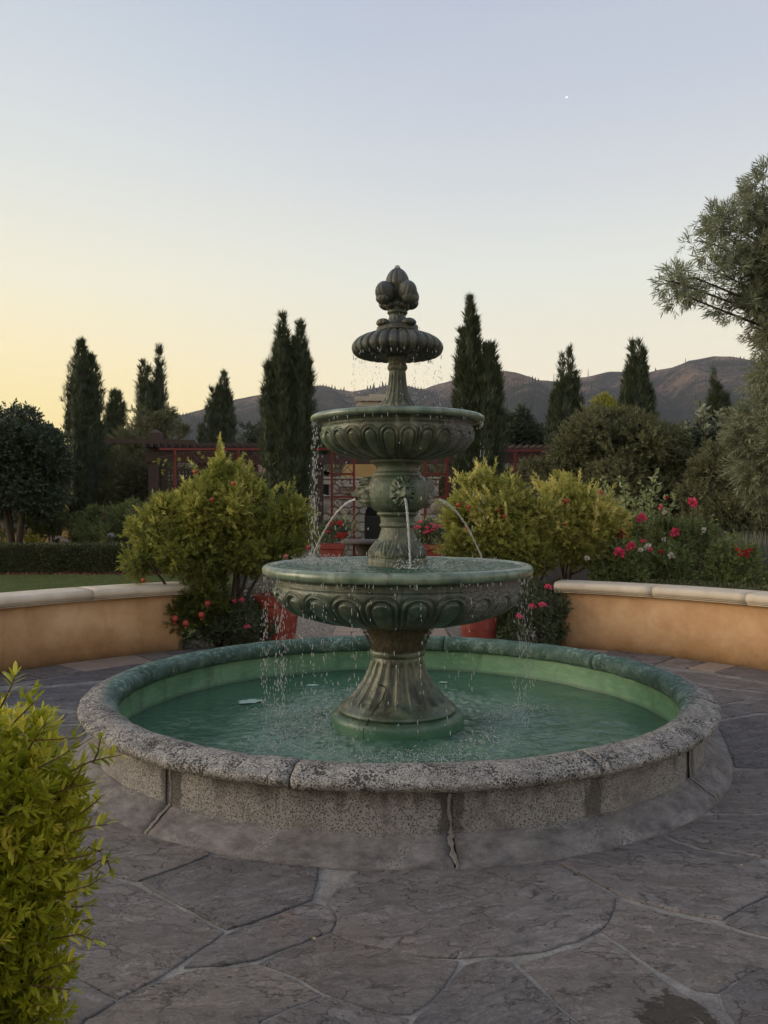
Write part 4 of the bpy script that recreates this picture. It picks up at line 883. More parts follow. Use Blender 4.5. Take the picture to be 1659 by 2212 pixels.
lathe('finial_bud', [(0.03, 2.86), (0.050, 2.90), (0.060, 2.94), (0.0735, 2.972), (0.0725, 2.996), (0.064, 3.022), (0.050, 3.046), (0.032, 3.064), (0.022, 3.071), (0.016, 3.076), (0.0, 3.077)], 160, M['patina_dark'], ft, lambda TH, R, Z, U: .0065 * np.abs(np.sin(TH * 6)) * np.clip(R / .03, 0, 1), 0.004, 1)

# ================================================================== WATER
def disc(name, R0, R1, z, mat, hf, nr, nt_, holes=None):
    r = np.linspace(R0, R1, nr); t = np.linspace(0, 2 * PI, nt_, endpoint=False); TT, RR_ = np.meshgrid(t, r)
    x, y = RR_ * np.sin(TT), -RR_ * np.cos(TT); Z = z + hf(x, y)
    I = np.arange(nr * nt_).reshape(nr, nt_); Jn = np.roll(I, -1, 1); F = np.stack((I[:-1], Jn[:-1], Jn[1:], I[1:]), -1).reshape(-1, 4)
    o = npm(name, np.stack((x, y, Z), -1), F, mat); setp(o, kind='structure'); return o
imp = [(-.66, -.25, 1.0), (-.55, .12, .8), (-.75, -.6, .8), (.72, .1, .8), (.55, -.45, .7), (.1, -.92, .9), (-.2, -.85, .7), (.9, .3, .5), (-.85, .3, .5), (.35, -.75, .6)]
def pool_h(x, y):
    h = 0.0042 * sines(x, y, 34, 10, 70, 31, 0.8)
    r = np.hypot(x, y); h += 0.0015 * np.sin(60 * (r - .436)) * np.exp(-((r - .44) / .16))
    for ix, iy, a in imp:
        d = np.hypot(x - ix, y - iy); h += a * 0.0034 * np.sin(75 * d) * np.exp(-d / .22)
    act = np.exp(-((r - .75) / .38) ** 2); h += act * 0.0062 * sines(x, y, 40, 35, 130, 32, 0.5)
    return h
disc('pool_water', .42, 1.80, .095, M['pool'], pool_h, 330, 900)
def bowl_h(x, y):
    h = 0.0062 * sines(x, y * 1.0, 40, 45, 160, 41, 0.6)
    for ix, iy in ((-.58, .3), (.58, .3), (.07, -.36), (-.45, 0)):
        d = np.hypot(x - ix, y - iy); h += 0.0035 * np.sin(110 * d) * np.exp(-d / .16)
    return h
disc('lower_bowl_water', .19, .812, 1.129, M['bowlw'], bowl_h, 200, 700)
disc('upper_bowl_water', .13, .510, 2.098, M['bowlw'], lambda x, y: .0015 * sines(x, y, 20, 30, 120, 43, .6), 60, 300)
def drop_t(n=6):
    V = [(0, 0, -.5)]; 
    for z, r in ((-.33, .34), (.0, .5), (.33, .30)):
        V += [(r * math.cos(2 * PI * k / n), r * math.sin(2 * PI * k / n), z) for k in range(n)]
    V.append((0, 0, .5)); F = []
    for k in range(n): F.append((0, 1 + (k + 1) % n, 1 + k, 1 + k))
    for l in range(2):
        for k in range(n): F.append((1 + l * n + k, 1 + l * n + (k + 1) % n, 1 + (l + 1) * n + (k + 1) % n, 1 + (l + 1) * n + k))
    T_ = []
    for f in F:
        T_ += [(f[0], f[1], f[2])] if f[2] == f[3] else [(f[0], f[1], f[2]), (f[0], f[2], f[3])]
    for k in range(n): T_.append((1 + 3 * n, 1 + 2 * n + k, 1 + 2 * n + (k + 1) % n))
    T_ = [t[::-1] if False else t for t in T_]
    return np.array(V), np.array(T_)
DT = drop_t()
def drops(name, label, P, L_, Wd, D=None):
    P = np.array(P); n = len(P); L_ = np.broadcast_to(L_, (n,)); Wd = np.broadcast_to(Wd, (n,))
    if D is None: D = np.tile((0, 0, 1.0), (n, 1)) + .05 * rng.normal(size=(n, 3))
    X, Y, Z = frames(D, np.zeros(n)); TV, TF = DT; k = len(TV)
    V = P[:, None] + Wd[:, None, None] * (TV[None, :, 0:1] * X[:, None] + TV[None, :, 1:2] * Y[:, None]) + L_[:, None, None] * TV[None, :, 2:3] * Z[:, None]
    F = TF[None] + (np.arange(n) * k)[:, None, None]
    o = npm(name, V, F.reshape(-1, 3), M['drop']); setp(o, label, 'water', kind='stuff'); return o
def curtain(t0, t1, r, z0, z1, nlines, per, spread=.012, wind=0.0):
    P = []
    for _ in range(nlines):
        t = math.radians(random.uniform(t0, t1)); k = int(per * random.uniform(.4, 1.5)); rr_ = r + random.uniform(-.008, .012)
        for _ in range(k):
            u_ = random.random() ** .8; z = z0 + (z1 - z0) * u_
            P.append((rr_ * math.sin(t) + random.gauss(0, spread * (.3 + u_)) + wind * u_, -rr_ * math.cos(t) + random.gauss(0, spread * (.3 + u_)), z))
    return P
random.seed(5)
P = curtain(0, 360, .288, 2.50, 2.12, 50, 7, .008)
P += curtain(0, 360, .14, 2.84, 2.68, 8, 4, .004)
drops('water_droplets', 'water droplets falling from the fluted canopy into the upper bowl', P, rng.uniform(.006, .014, len(P)), rng.uniform(.003, .0055, len(P)))
P = curtain(-114, -66, .555, 2.06, 1.14, 16, 18, .013, -.01) + curtain(-60, 60, .555, 2.06, 1.14, 6, 9, .01) + curtain(70, 120, .555, 2.06, 1.14, 7, 9, .006)
drops('water_droplets', 'thick veil of water droplets falling from the left lip of the upper bowl', P, rng.uniform(.008, .034, len(P)), rng.uniform(.003, .006, len(P)))
P = curtain(-130, -15, .868, 1.07, .11, 34, 20, .014) + curtain(-15, 75, .868, 1.07, .11, 12, 12, .012) + curtain(76, 112, .872, 1.07, .11, 12, 22, .012) + curtain(120, 230, .868, 1.07, .11, 16, 9, .012)
drops('water_droplets', 'water droplets falling from the lower bowl into the green pool', P, rng.uniform(.008, .036, len(P)), rng.uniform(.003, .006, len(P)))
def splash(cx, cy, z, n, R, h):
    a = rng.random(n) * 2 * PI; r = R * rng.random(n) ** .8; return np.stack((cx + r * np.cos(a), cy + r * np.sin(a), z + h * rng.random(n) ** 2.2), -1)
P = np.vstack([splash(ix, iy, .103, int(260 * a), .20, .055 * a) for ix, iy, a in imp] + [splash(0, -.95, .105, 320, .32, .04)])
drops('splash', 'small splashes jumping from the green pool around the pedestal', P, rng.uniform(.005, .014, len(P)), rng.uniform(.0035, .007, len(P)), rng.normal(size=(len(P), 3)))
P = np.vstack([splash(-.56, .22, 1.135, 420, .24, .05), splash(.60, .30, 1.135, 90, .10, .03), splash(.06, -.38, 1.135, 130, .09, .06), splash(-.3, .1, 1.135, 200, .35, .02), splash(.15, -.3, 1.135, 60, .2, .05)])
P = P[np.hypot(P[:, 0], P[:, 1]) > .2]
drops('splash', 'white splashes on the ruffled water of the lower bowl', P, rng.uniform(.005, .014, len(P)), rng.uniform(.0035, .007, len(P)), rng.normal(size=(len(P), 3)))
P = np.vstack([splash(0, 0, 2.112, 170, .5, .10)]); P = P[np.hypot(P[:, 0], P[:, 1]) > .15]
drops('splash', 'droplets bouncing off the water in the upper bowl', P, rng.uniform(.005, .012, len(P)), rng.uniform(.003, .006, len(P)), rng.normal(size=(len(P), 3)))
# water clinging to the lips of the bowls
P = []
for (r, z, n) in ((.29, 2.51, 46), (.560, 2.062, 60), (.870, 1.074, 110)):
    for k in range(n):
        t = random.uniform(-PI, PI); P.append((r * math.sin(t), -r * math.cos(t), z - random.uniform(0, .02)))
drops('hanging_drops', 'drops hanging from the lips of the fountain bowls', P, rng.uniform(.012, .035, len(P)), rng.uniform(.003, .006, len(P)))
def jet(theta, land, label, r0=.272):
    t = math.radians(theta); p0 = np.array((r0 * math.sin(t), -r0 * math.cos(t), 1.564)); p1 = np.array((land[0], land[1], 1.13)); pts, rad = [], []
    for i in range(60):
        u_ = i / 59; p = p0 + (p1 - p0) * u_; p[2] = p0[2] + (p1[2] - p0[2]) * (.16 * u_ + .84 * u_ * u_)
        p += np.array((math.sin(i * 1.9), math.cos(i * 1.3), 0)) * .0014 * u_; pts.append(p); rad.append((.0085 if abs(theta) < 20 else .0068) * (1 - .25 * u_) * (1 + .16 * math.sin(i * 1.1) + .1 * math.sin(i * 2.7)))
    mb = MB(); mb.tube(pts, rad, 10); o = mb.make('water_jet', M['drop'], smooth=True, origin=p0); setp(o, label, 'water jet', 'water jets from the lion mouths')
jet(9, (.075, -.345), 'thin water jet from the front lion mouth falling straight down')
jet(-84, (-.60, .30), 'water jet arcing left from the left lion mouth')
jet(98, (.60, .28), 'water jet arcing right from the worn right lion mouth')
p = np.array((0, 0, 3.077)); mb = MB(); mb.tube([p, p + (0, 0, .014)], [.016, .013], 8)
for k in range(9):
    a = k * .7; mb.tube([p + (0, 0, .012), p + (.008 * math.cos(a), .008 * math.sin(a), .018), p + (.015 * math.cos(a), .015 * math.sin(a), .013), p + (.019 * math.cos(a), .019 * math.sin(a), .0)], [.004, .004, .003, .002], 5)
o = mb.make('bubbling_water', M['drop'], smooth=True, origin=p); setp(o, 'small bubbling water cap on top of the finial', 'water jet')
# foam on the pool
for k, (px, py, w_) in enumerate(((540, 1515, 48), (675, 1480, 22), (958, 1474, 16))):
    c0 = gd(px, py, .1); d = c0[1] + DIST; R = w_ / 2 * d / FPX; ang = np.linspace(0, 2 * PI, 30, endpoint=False)
    rr_ = R * (1 + .18 * np.sin(ang * 2 + k) + .16 * np.sin(ang * 5 + 2 * k) + .12 * np.sin(ang * 11 + k) + .08 * np.sin(ang * 13)); V = np.stack((c0[0] + rr_ * np.cos(ang), c0[1] + rr_ * .8 * np.sin(ang), 0 * ang + .100), -1)
    V = np.vstack((V, V * (1, 1, 0) * 0 + np.stack((c0[0] + .8 * rr_ * np.cos(ang), c0[1] + .65 * rr_ * np.sin(ang), 0 * ang + .103), -1)))
    o = MB().add(V, [(i, (i + 1) % 30, 30 + (i + 1) % 30, 30 + i) for i in range(30)] + [tuple(range(30, 60))]).make('foam_patch', M['foam'], smooth=True, origin=c0)
    setp(o, ['largest white foam patch floating left of the pedestal', 'small foam patch floating behind the large one', 'small foam ring floating behind the pedestal'][k], 'foam')

# ================================================================== GARDEN WALLS
rad = math.radians
cprof = [(4.245, .602), (4.262, .602), (4.262, .612), (4.250, .616), (4.250, .626), (4.236, .634), (4.228, .652), (4.230, .676), (4.244, .696), (4.268, .706), (4.32, .710), (4.60, .712), (4.64, .704), (4.66, .68), (4.66, .63), (4.63, .602)]
def garden_wall(sgn, t_end, t_far, joints, label):
    a, c_ = sorted((sgn * t_end, sgn * t_far))
    x, y = wp(4.46, rad(sgn * t_end)); g_ = thing('garden_wall', (x, y, 0), label, 'wall')
    arc_solid('stucco_wall', [(4.30, -.03), (4.30, .30), (4.30, .606), (4.60, .606), (4.60, -.03)], rad(a), rad(c_), 60, M['stucco'], g_, center=(0, Cy), sgn=1, ch=0)
    js = [t_end - 0.9] + joints
    for i in range(len(js) - 1):
        p, q = sorted((sgn * (js[i] + .05), sgn * (js[i + 1] - .05)))
        arc_solid('coping_stone', cprof, rad(p), rad(q), 14, M['trav'], g_, center=(0, Cy), sgn=1, ch=1, rough=.0012)
    lo, hi = sorted((sgn * (t_end - .6), sgn * t_far))
    arc_solid('joint_mortar', [(4.252, .612), (4.246, .65), (4.262, .690), (4.32, .700), (4.60, .702), (4.64, .68), (4.64, .612)], rad(lo), rad(hi), 60, M['grout'], g_, center=(0, Cy), sgn=1, ch=0)
    return g_
garden_wall(1, 25.1, 84, [38.2, 50.8, 63.2, 76, 84.4], 'curved ochre stucco wall with cream stone coping in front of the rose bed')
garden_wall(-1, 31.0, 84, [43.8, 56.5, 69, 84.4], 'curved ochre stucco wall with cream stone coping beside the lawn')

# ================================================================== POTS
def pot(px, d, rw, h, label, low=False, zb=0.0):
    c = at(px, HOR, d); c[2] = zb
    p_ = thing('flower_pot', c, label, 'flower pot', 'red terracotta pots')
    R = rw / 2
    lathe('pot_body', [(0, .0), (R * .70, .0), (R * .72, .02), (R * .76, h * .30), (R * .775, h * .33), (R * .785, h * .345), (R * .78, h * .36), (R * .87, h * .77), (R * .87, h * .80)], 48, M['terra'], p_, ch=0, center=(c[0], c[1])).location.z = 0
    lathe('pot_rim', [(R * .88, h * .78), (R * .95, h * .79), (R * .97, h * .82), (R * .98, h * .93), (R * 1.0, h * .97), (R * .99, h), (R * .93, h), (R * .90, h * .97), (R * .89, h * .85)], 48, M['terra'], p_, ch=1, center=(c[0], c[1]))
    lathe('pot_soil', [(R * .9, h * .88), (0, h * .90)], 24, M['soil'], p_, ch=0, center=(c[0], c[1]))
    for o in p_.children:
        if zb: o.location.z += zb
    return c
pl = pot(600, 9.1, .53, .565, 'large red terracotta pot of lilac flowers left of the pool')
prt = pot(1034, 9.1, .50, .565, 'large red terracotta pot half hidden behind the right side of the bowl')

def petal_cluster(mb_list, c, R, n, seed):
    r = np.random.default_rng(seed); D = r.normal(size=(n, 3)); D /= np.linalg.norm(D, axis=1, keepdims=True)
    mb_list.append(scatter(leaf_t(.8, .25), np.array(c) + D * R * .25, D + np.array((0, 0, .4)), R * (0.6 + .4 * r.random(n)), tint=r.random(n)))
def bloom(c, R, mat, parent, n=26, seed=0, name='bloom'):
    L_ = []; petal_cluster(L_, c, R, n, seed); V, F, T = join(L_)
    return npm(name, V, F, mat, parent, tint=T, smooth=False, origin=c)
def truss(c, R, mat, parent, seed, name='bloom', k=14):
    L_ = []; r = np.random.default_rng(seed)
    for i in range(k):
        D = r.normal(size=3); D /= np.linalg.norm(D); D[2] = abs(D[2]) * .8
        petal_cluster(L_, np.array(c) + D * R * .75, R * .42, 6, seed * 31 + i)
    V, F, T = join(L_); return npm(name, V, F, mat, parent, tint=T, smooth=False, origin=c)
def plant(name, base, label, cat, blobs, n, tm, size, mat, stem_n=6, stem_r=.012, group=None, leafname='foliage', sub=14, subr=.34, tintf=None, up=.35, smat='bark', seed=3, inner=0.0, shell=.3, outs=0, out_len=.2):
    b_ = thing(name, base, label, cat, group)
    pos, D, T = clumpy(blobs, n, sub=sub, subr=subr, up=up, shell=shell)
    if outs:
        j = rng.integers(0, len(pos), outs); ctr = np.mean([bb[:3] for bb in blobs], axis=0); o_ = pos[j] - ctr; o_ /= np.linalg.norm(o_, axis=1, keepdims=True); o_ = o_ * .6 + np.array((0, 0, .75)) + .35 * rng.normal(size=o_.shape); o_ /= np.linalg.norm(o_, axis=1, keepdims=True)
        ln = out_len * (.4 + rng.random(outs)); q_ = np.concatenate([pos[j] + o_ * (ln * f_)[:, None] for f_ in (.25, .5, .75, 1.0)])
        pos = np.vstack((pos, q_)); D = np.vstack((D, np.tile(o_, (4, 1)) + .2 * rng.normal(size=q_.shape))); T = np.concatenate((T, np.clip(np.tile(T[j], 4) + .35, 0, 1)))
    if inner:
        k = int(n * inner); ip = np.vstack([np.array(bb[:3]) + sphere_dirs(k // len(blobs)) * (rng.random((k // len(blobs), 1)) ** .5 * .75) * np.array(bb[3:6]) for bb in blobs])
        pos = np.vstack((pos, ip)); D = np.vstack((D, rng.normal(size=ip.shape))); T = np.concatenate((T, np.zeros(len(ip))))  # inner leaves get the darkest tint, standing in for shade inside the crown
    zz = pos[:, 2] > 0.02; pos, D, T = pos[zz], D[zz], T[zz]
    ti = np.clip(.18 + .34 * T + .30 * rng.random(len(pos)), 0, 1) if tintf is None else tintf(pos, T)
    if inner: ti[-1:] = ti[-1:]
    V, F, TT = many(tm, pos, D, size * rng.uniform(.7, 1.25, len(pos)), ti)
    npm(leafname, V, F, mat, b_, smooth=False, tint=TT)
    if stem_n:
        mb = MB(); branches(mb, base, blobs, stem_n, stem_r, seed); mb.make('stems' if stem_r < .02 else 'trunk', M[smat], b_, smooth=True)
    return b_
def B(px, py, d, rx, rz, ry=None):
    c = at(px, py, d); k = d / FPX; return (*c, rx * k, (ry if ry else (rx + rz) / 2) * k, rz * k)

# ================================================================== POMEGRANATE SHRUBS
def fruit(c, parent, R=.034, seed=0):
    c = np.array(c); r = random.Random(seed); f = MB()
    n = 10; prof = [(0, -1), (.5, -.87), (.87, -.5), (1, 0), (.87, .5), (.5, .85), (.28, 1.0), (.26, 1.25), (.42, 1.5)]; prof = [(a, -z) for a, z in prof]
    V = [(c[0] + R * a * math.cos(2 * PI * k / n), c[1] + R * a * math.sin(2 * PI * k / n), c[2] + R * z) for a, z in prof for k in range(n)]
    F = [(i * n + k, (i + 1) * n + k, (i + 1) * n + (k + 1) % n, i * n + (k + 1) % n) for i in range(len(prof) - 1) for k in range(n)]
    f.add(V, F); o = f.make('pomegranate', M['fruit'], parent, smooth=True, origin=c)
    return o
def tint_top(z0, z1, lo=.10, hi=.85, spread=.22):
    return lambda P_, T: np.clip(lo + (hi - lo) * smooth01(P_[:, 2], z0, z1) * (.45 + .55 * T) + spread * (rng.random(len(P_)) - .4), 0, 1)  # lighter new growth on top; dark low end paints shade in the gaps
dS = 8.9
bl = [B(480, 1110, dS, 90, 84), B(484, 1035, dS, 34, 44), B(395, 1118, dS, 66, 48), B(330, 1150, dS - .2, 48, 40), B(300, 1215, dS - .3, 40, 32), B(585, 1118, dS, 56, 50), B(500, 1060, dS, 52, 36),
      B(420, 1195, dS - .2, 78, 42), B(560, 1190, dS - .1, 85, 42), B(638, 1130, dS, 34, 48), B(440, 1290, dS - .1, 56, 50), B(345, 1105, dS, 34, 30), B(395, 1330, dS - .15, 34, 34)]
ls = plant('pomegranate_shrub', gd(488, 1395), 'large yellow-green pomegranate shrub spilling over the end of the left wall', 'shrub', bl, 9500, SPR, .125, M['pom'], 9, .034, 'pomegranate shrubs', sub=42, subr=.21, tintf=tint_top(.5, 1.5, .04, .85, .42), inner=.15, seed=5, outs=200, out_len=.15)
for k, (px, py) in enumerate([(449, 1303), (435, 1328), (401, 1346), (378, 1336), (422, 1019), (505, 1044), (458, 1079), (617, 1201), (665, 1182), (310, 1253)]):
    fruit(at(px, py, dS - .38 if py > 1260 else dS - .46), ls, .034 if py > 1260 else .022, k)
dR = 9.5
bl = [B(1060, 1125, dR, 92, 72), B(1040, 1065, dR, 46, 44), B(1110, 1080, dR, 46, 40), B(985, 1185, dR - .2, 38, 36), B(1010, 1110, dR, 40, 40), B(1100, 1195, dR - .2, 75, 50), B(1150, 1130, dR, 40, 48), B(1165, 1205, dR, 40, 40)]
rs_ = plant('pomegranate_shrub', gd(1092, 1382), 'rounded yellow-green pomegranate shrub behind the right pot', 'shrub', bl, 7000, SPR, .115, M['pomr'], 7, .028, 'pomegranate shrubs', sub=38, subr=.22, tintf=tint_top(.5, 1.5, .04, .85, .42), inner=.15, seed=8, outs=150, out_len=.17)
for k, (px, py) in enumerate([(1088, 1115), (1076, 1100), (1006, 1143), (990, 1090), (1012, 1095)]): fruit(at(px, py, dR - .42), rs_, .024, k)
dR = 9.9
bl = [B(1225, 1100, dR, 56, 48), B(1215, 1060, dR, 36, 34), B(1200, 1150, dR - .2, 45, 42), B(1262, 1165, dR - .2, 50, 34), B(1285, 1115, dR, 46, 44), B(1235, 1195, dR, 50, 22), B(1320, 1140, dR + .2, 35, 40)]
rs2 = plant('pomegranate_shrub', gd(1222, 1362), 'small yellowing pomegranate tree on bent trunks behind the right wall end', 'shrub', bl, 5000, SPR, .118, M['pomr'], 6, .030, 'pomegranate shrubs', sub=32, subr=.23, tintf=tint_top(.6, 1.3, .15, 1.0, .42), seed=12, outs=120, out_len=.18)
for k, (px, py) in enumerate([(1222, 1082), (1221, 1131)]): fruit(at(px, py, dR - .40), rs2, .032, k)

# ================================================================== POT PLANTS AND GERANIUMS
def flower_stalks(name, label, c, spots, mat, hr, zb, n=7, cat='flowers', group=None, leafy=None):
    t = thing(name, (c[0], c[1], zb), label, cat, group); mb = MB()
    for i, s in enumerate(spots):
        s = np.array(s); b0 = np.array((c[0] + random.uniform(-.05, .05), c[1] + random.uniform(-.05, .05), zb)); m_ = (b0 + s) / 2 + np.array((0, 0, .06))
        mb.tube([b0, m_, s], [.004, .003, .002], 4); truss(s, hr * random.uniform(.8, 1.2), mat, t, i + 7, k=n, name='flower_head')
    mb.make('stems', M['stem'], t)
    if leafy: leafy(t)
    return t
sp = [at(px + random.uniform(-4, 4), py + random.uniform(-4, 4), 9.05 + random.uniform(-.1, .1)) for px, py in [(540, 1255), (552, 1262), (565, 1268), (532, 1290), (545, 1285), (556, 1278), (575, 1262), (585, 1272), (592, 1262), (602, 1270), (528, 1278), (560, 1245), (546, 1300), (580, 1285), (610, 1282), (618, 1268)]]
flower_stalks('society_garlic', 'lilac flower heads on thin stalks growing in the left pot', pl, sp, M['lilac'], .030, .5, 9)
sp = [at(px, py, 9.0) for px, py in [(1122, 1255), (1130, 1262), (1118, 1268)]]
flower_stalks('society_garlic', 'few lilac flower heads beside the right pot under the bowl lip', at(1105, HOR, 9.0), sp, M['lilac'], .028, .1, 9)
def geranium(base, blobs, n, blooms, mat, label, R=.045, size=.075, group='geraniums', d_off=.3):
    t = plant('geranium', base, label, 'geranium', blobs, n, SPR_W, size, M['ger'], 5, .008, group, sub=14, subr=.40, smat='stem', up=.2)
    for k, (px, py, d) in enumerate(blooms): truss(at(px, py, d), R, mat, t, k * 3 + 1)
    return t
geranium(gd(530, 1392), [B(520, 1350, 8.9, 42, 42), B(545, 1345, 8.85, 36, 40), B(490, 1368, 8.8, 40, 28), B(430, 1375, 8.8, 40, 20), B(470, 1345, 9.0, 44, 34), B(565, 1375, 8.9, 30, 22), B(500, 1300, 9.3, 36, 36)], 2100, [(534, 1355, 8.5), (522, 1298, 8.6), (508, 1300, 8.7)], M['rose'], 'low coral-flowered geranium between the left shrub and its pot', .036)
geranium(gd(1165, 1390), [B(1165, 1310, 9.0, 44, 50), B(1150, 1360, 8.9, 50, 36), B(1190, 1350, 8.9, 26, 42), B(1112, 1370, 8.8, 24, 18)], 1500, [(1172, 1308, 8.55), (1184, 1270, 8.6), (1124, 1333, 8.6), (1150, 1312, 8.7)], M['rose'], 'tall pink-flowered geranium against the end of the right wall', .046)
plant('ornamental_grass', gd(1100, 1385), 'tuft of thin green grass leaves beside the right pot', 'grass tuft', [B(1098, 1350, 9.2, 30, 28)], 420, [leaf_t(.05)], .30, M['rosel'], 0, up=.9, sub=6)

# back pots with red geraniums
def wedge_pot(px, d, ztop, w_, h, label):
    c = at(px, HOR, d); c[2] = 0; t = thing('flower_pot', c, label, 'flower pot', 'red terracotta pots'); x, y = c[0], c[1]
    for nm, (a, b_, z0, z1) in dict(pot_rim=(1.0, 1.0, ztop - .09, ztop), pot_body=(.74, .90, ztop - h, ztop - .092)).items():
        V = [(x + sx * w_ / 2 * k, y + sy * w_ / 2 * k, z) for k, z in ((a, z0), (b_, z1)) for sx, sy in ((-1, -1), (1, -1), (1, 1), (-1, 1))]
        MB().add(V, [(3, 2, 1, 0), (4, 5, 6, 7), (0, 1, 5, 4), (1, 2, 6, 5), (2, 3, 7, 6), (3, 0, 4, 7)]).make(nm, M['terra'], t, bevel=.01)
    MB().box((x - w_ * .3, y - w_ * .3, 0), (x + w_ * .3, y + w_ * .3, ztop - h - .002)).make('pedestal_block', M['cast'], t, bevel=.01)
    return c
for px, ztop, lab, lab2, bs in ((718, .94, 'square red terracotta planter on a block left of the pedestal', 'red-flowered geranium in the left square planter', [(710, 1135), (716, 1130), (737, 1128), (738, 1135), (728, 1132), (735, 1155), (740, 1158), (748, 1155), (729, 1160), (708, 1150), (742, 1163)]),
                                (929, .92, 'square red terracotta planter on a block right of the pedestal', 'pink-flowered geranium in the right square planter', [(908, 1128), (897, 1141), (906, 1139), (923, 1141), (932, 1134), (948, 1138), (919, 1152), (935, 1147), (940, 1140), (926, 1150)])):
    c = wedge_pot(px, 13.5, ztop, .40, .40, lab)
    geranium((c[0], c[1], ztop - .05), [(c[0], c[1], ztop + .16, .22, .2, .17), (c[0] + .05, c[1], ztop + .22, .18, .2, .14)], 500, [(q[0], q[1], 13.25) for q in bs], M['roser'] if px < 800 else M['rose'], lab2, .045, .08, group='geraniums in the square planters')
    plant('strappy_grass', (c[0] + (.1 if px > 800 else .3), c[1] + .9, 0), 'arching grass clump behind the ' + ('left' if px < 800 else 'right') + ' square planter', 'grass tuft', [(c[0] + .15, c[1] + .9, .75, .35, .3, .40)], 260, [leaf_t(.035)], .34, M['rosel'], 0, up=1.0, sub=5)

# ================================================================== ROSE BED (right)
def rose_bush(px, ytop, d, wpx, label, blooms, n, mat='rosel', hts=None, colour='rose', R=.064):
    base = gd(px, HOR + CAMH * FPX / d); k = d / FPX; H_ = 1.5 + (HOR - ytop) * k
    bl_ = [(base[0], base[1], H_ * .55, wpx * k * .75, wpx * k * .6, H_ * .38), (base[0] - wpx * k * .35, base[1], H_ * .68, wpx * k * .4, wpx * k * .4, H_ * .22), (base[0] + wpx * k * .4, base[1], H_ * .62, wpx * k * .45, wpx * k * .4, H_ * .24)]
    t = plant('rose_bush', base, label, 'rose bush', bl_, n, SPR_W, .13, M[mat], 0, group='rose bushes behind the right wall', sub=20, subr=.30, up=.3)
    mb = MB(); r = random.Random(int(px))
    for i in range(12):
        b0 = base + np.array((r.uniform(-.12, .12), r.uniform(-.1, .1), 0)); tp = base + np.array((r.uniform(-1, 1) * wpx * k, r.uniform(-.3, .1), H_ * r.uniform(.6, 1.0)))
        mb.tube([b0, b0 * .55 + tp * .45 + np.array((r.uniform(-.08, .08), 0, .05)), tp], [.009, .007, .004], 5)
    mb.make('stems', M['stem'], t, smooth=True)
    for i, (bx, by, cl, s) in enumerate(blooms):
        p = at(bx, by, d - wpx * k * .85); bloom(p, R * s, M[cl], t, 30, i + int(px), name='rose_bloom')
        q = MB(); q.tube([np.array((base[0] + (p[0] - base[0]) * .5, base[1] - .1, p[2] - .5)), p - np.array((0, 0, .02))], [.005, .003], 4); q.make('flower_stem', M['stem'], t)
    return t
rose_bush(1345, 1090, 10.2, 60, 'rose bush with a large coral bloom beside the pomegranate tree', [(1386, 1120, 'rose', 1.0), (1340, 1155, 'roser', 1.1), (1337, 1143, 'rose', .7), (1296, 1068, 'rose', .8), (1325, 1081, 'rosew', .45), (1329, 1136, 'rosew', .6)], 850)
rose_bush(1420, 1085, 10.6, 62, 'tallest rose bush with pale new leaves at its top', [(1427, 1096, 'rose', .55), (1458, 1150, 'rose', 1.0), (1435, 1107, 'rosew', .5), (1434, 1165, 'rosew', .5), (1441, 1075, 'roser', .4)], 950)
rose_bush(1500, 1105, 10.8, 58, 'rose bush carrying the highest coral bloom before the dark shrubs', [(1497, 1085, 'rose', 1.1), (1520, 1145, 'rosew', .6), (1456, 1161, 'roser', .4), (1499, 1066, 'roser', .1)], 700)
rose_bush(1340, 1150, 9.7, 66, 'low rose bush with coral and pale pink blooms just behind the wall', [(1337, 1194, 'rose', 1.1), (1366, 1178, 'rose', .8), (1400, 1181, 'rosew', .7), (1390, 1169, 'rose', .5), (1383, 1188, 'rosew', .6), (1404, 1187, 'rose', .5), (1268, 1206, 'rosew', .5), (1357, 1183, 'rose', .6)], 800)
rose_bush(1450, 1160, 9.9, 60, 'low dark rose bush with one white heart-shaped bloom', [(1451, 1200, 'rosew', .7), (1428, 1192, 'roser', .4)], 650)
rose_bush(1585, 1150, 9.6, 66, 'rose bush with small dark red blooms near the right edge', [(1610, 1193, 'roser', .6), (1594, 1187, 'roser', .45), (1622, 1187, 'roser', .4), (1597, 1199, 'roser', .35), (1615, 1199, 'roser', .5)], 700)
# taller quince-like shrub with broad pale leaves on upright shoots
def shoots(name, label, base, tips, leaf, mat, cat, n_l=26, tm=None, smat='stem', r0=.012, group=None):
    t = thing(name, base, label, cat, group); mb = MB(); L_ = []
    for tp in tips:
        tp = np.array(tp); b0 = np.array(base) + np.array((random.uniform(-.1, .1), random.uniform(-.1, .1), 0)); mid = (b0 + tp) / 2 + np.array((random.uniform(-.12, .12), 0, .1)); mb.tube([b0, mid, tp], [r0, r0 * .7, r0 * .3], 5)
        u_ = .35 + .65 * rng.random(n_l) ** .6; P_ = np.where(u_[:, None] < .5, b0 + (mid - b0) * u_[:, None] * 2, mid + (tp - mid) * (u_[:, None] * 2 - 1))
        D = rng.normal(size=(n_l, 3)); D[:, 2] = .35 + .4 * rng.random(n_l); L_.append(scatter(tm or leaf_t(.5, .12), P_, D, leaf * rng.uniform(.7, 1.2, n_l), tint=np.clip(.4 + .5 * u_ * rng.random(n_l), 0, 1)))
    V, F, T = join(L_); npm('foliage', V, F, mat, t, smooth=False, tint=T); mb.make('stems', M[smat], t, smooth=True); return t
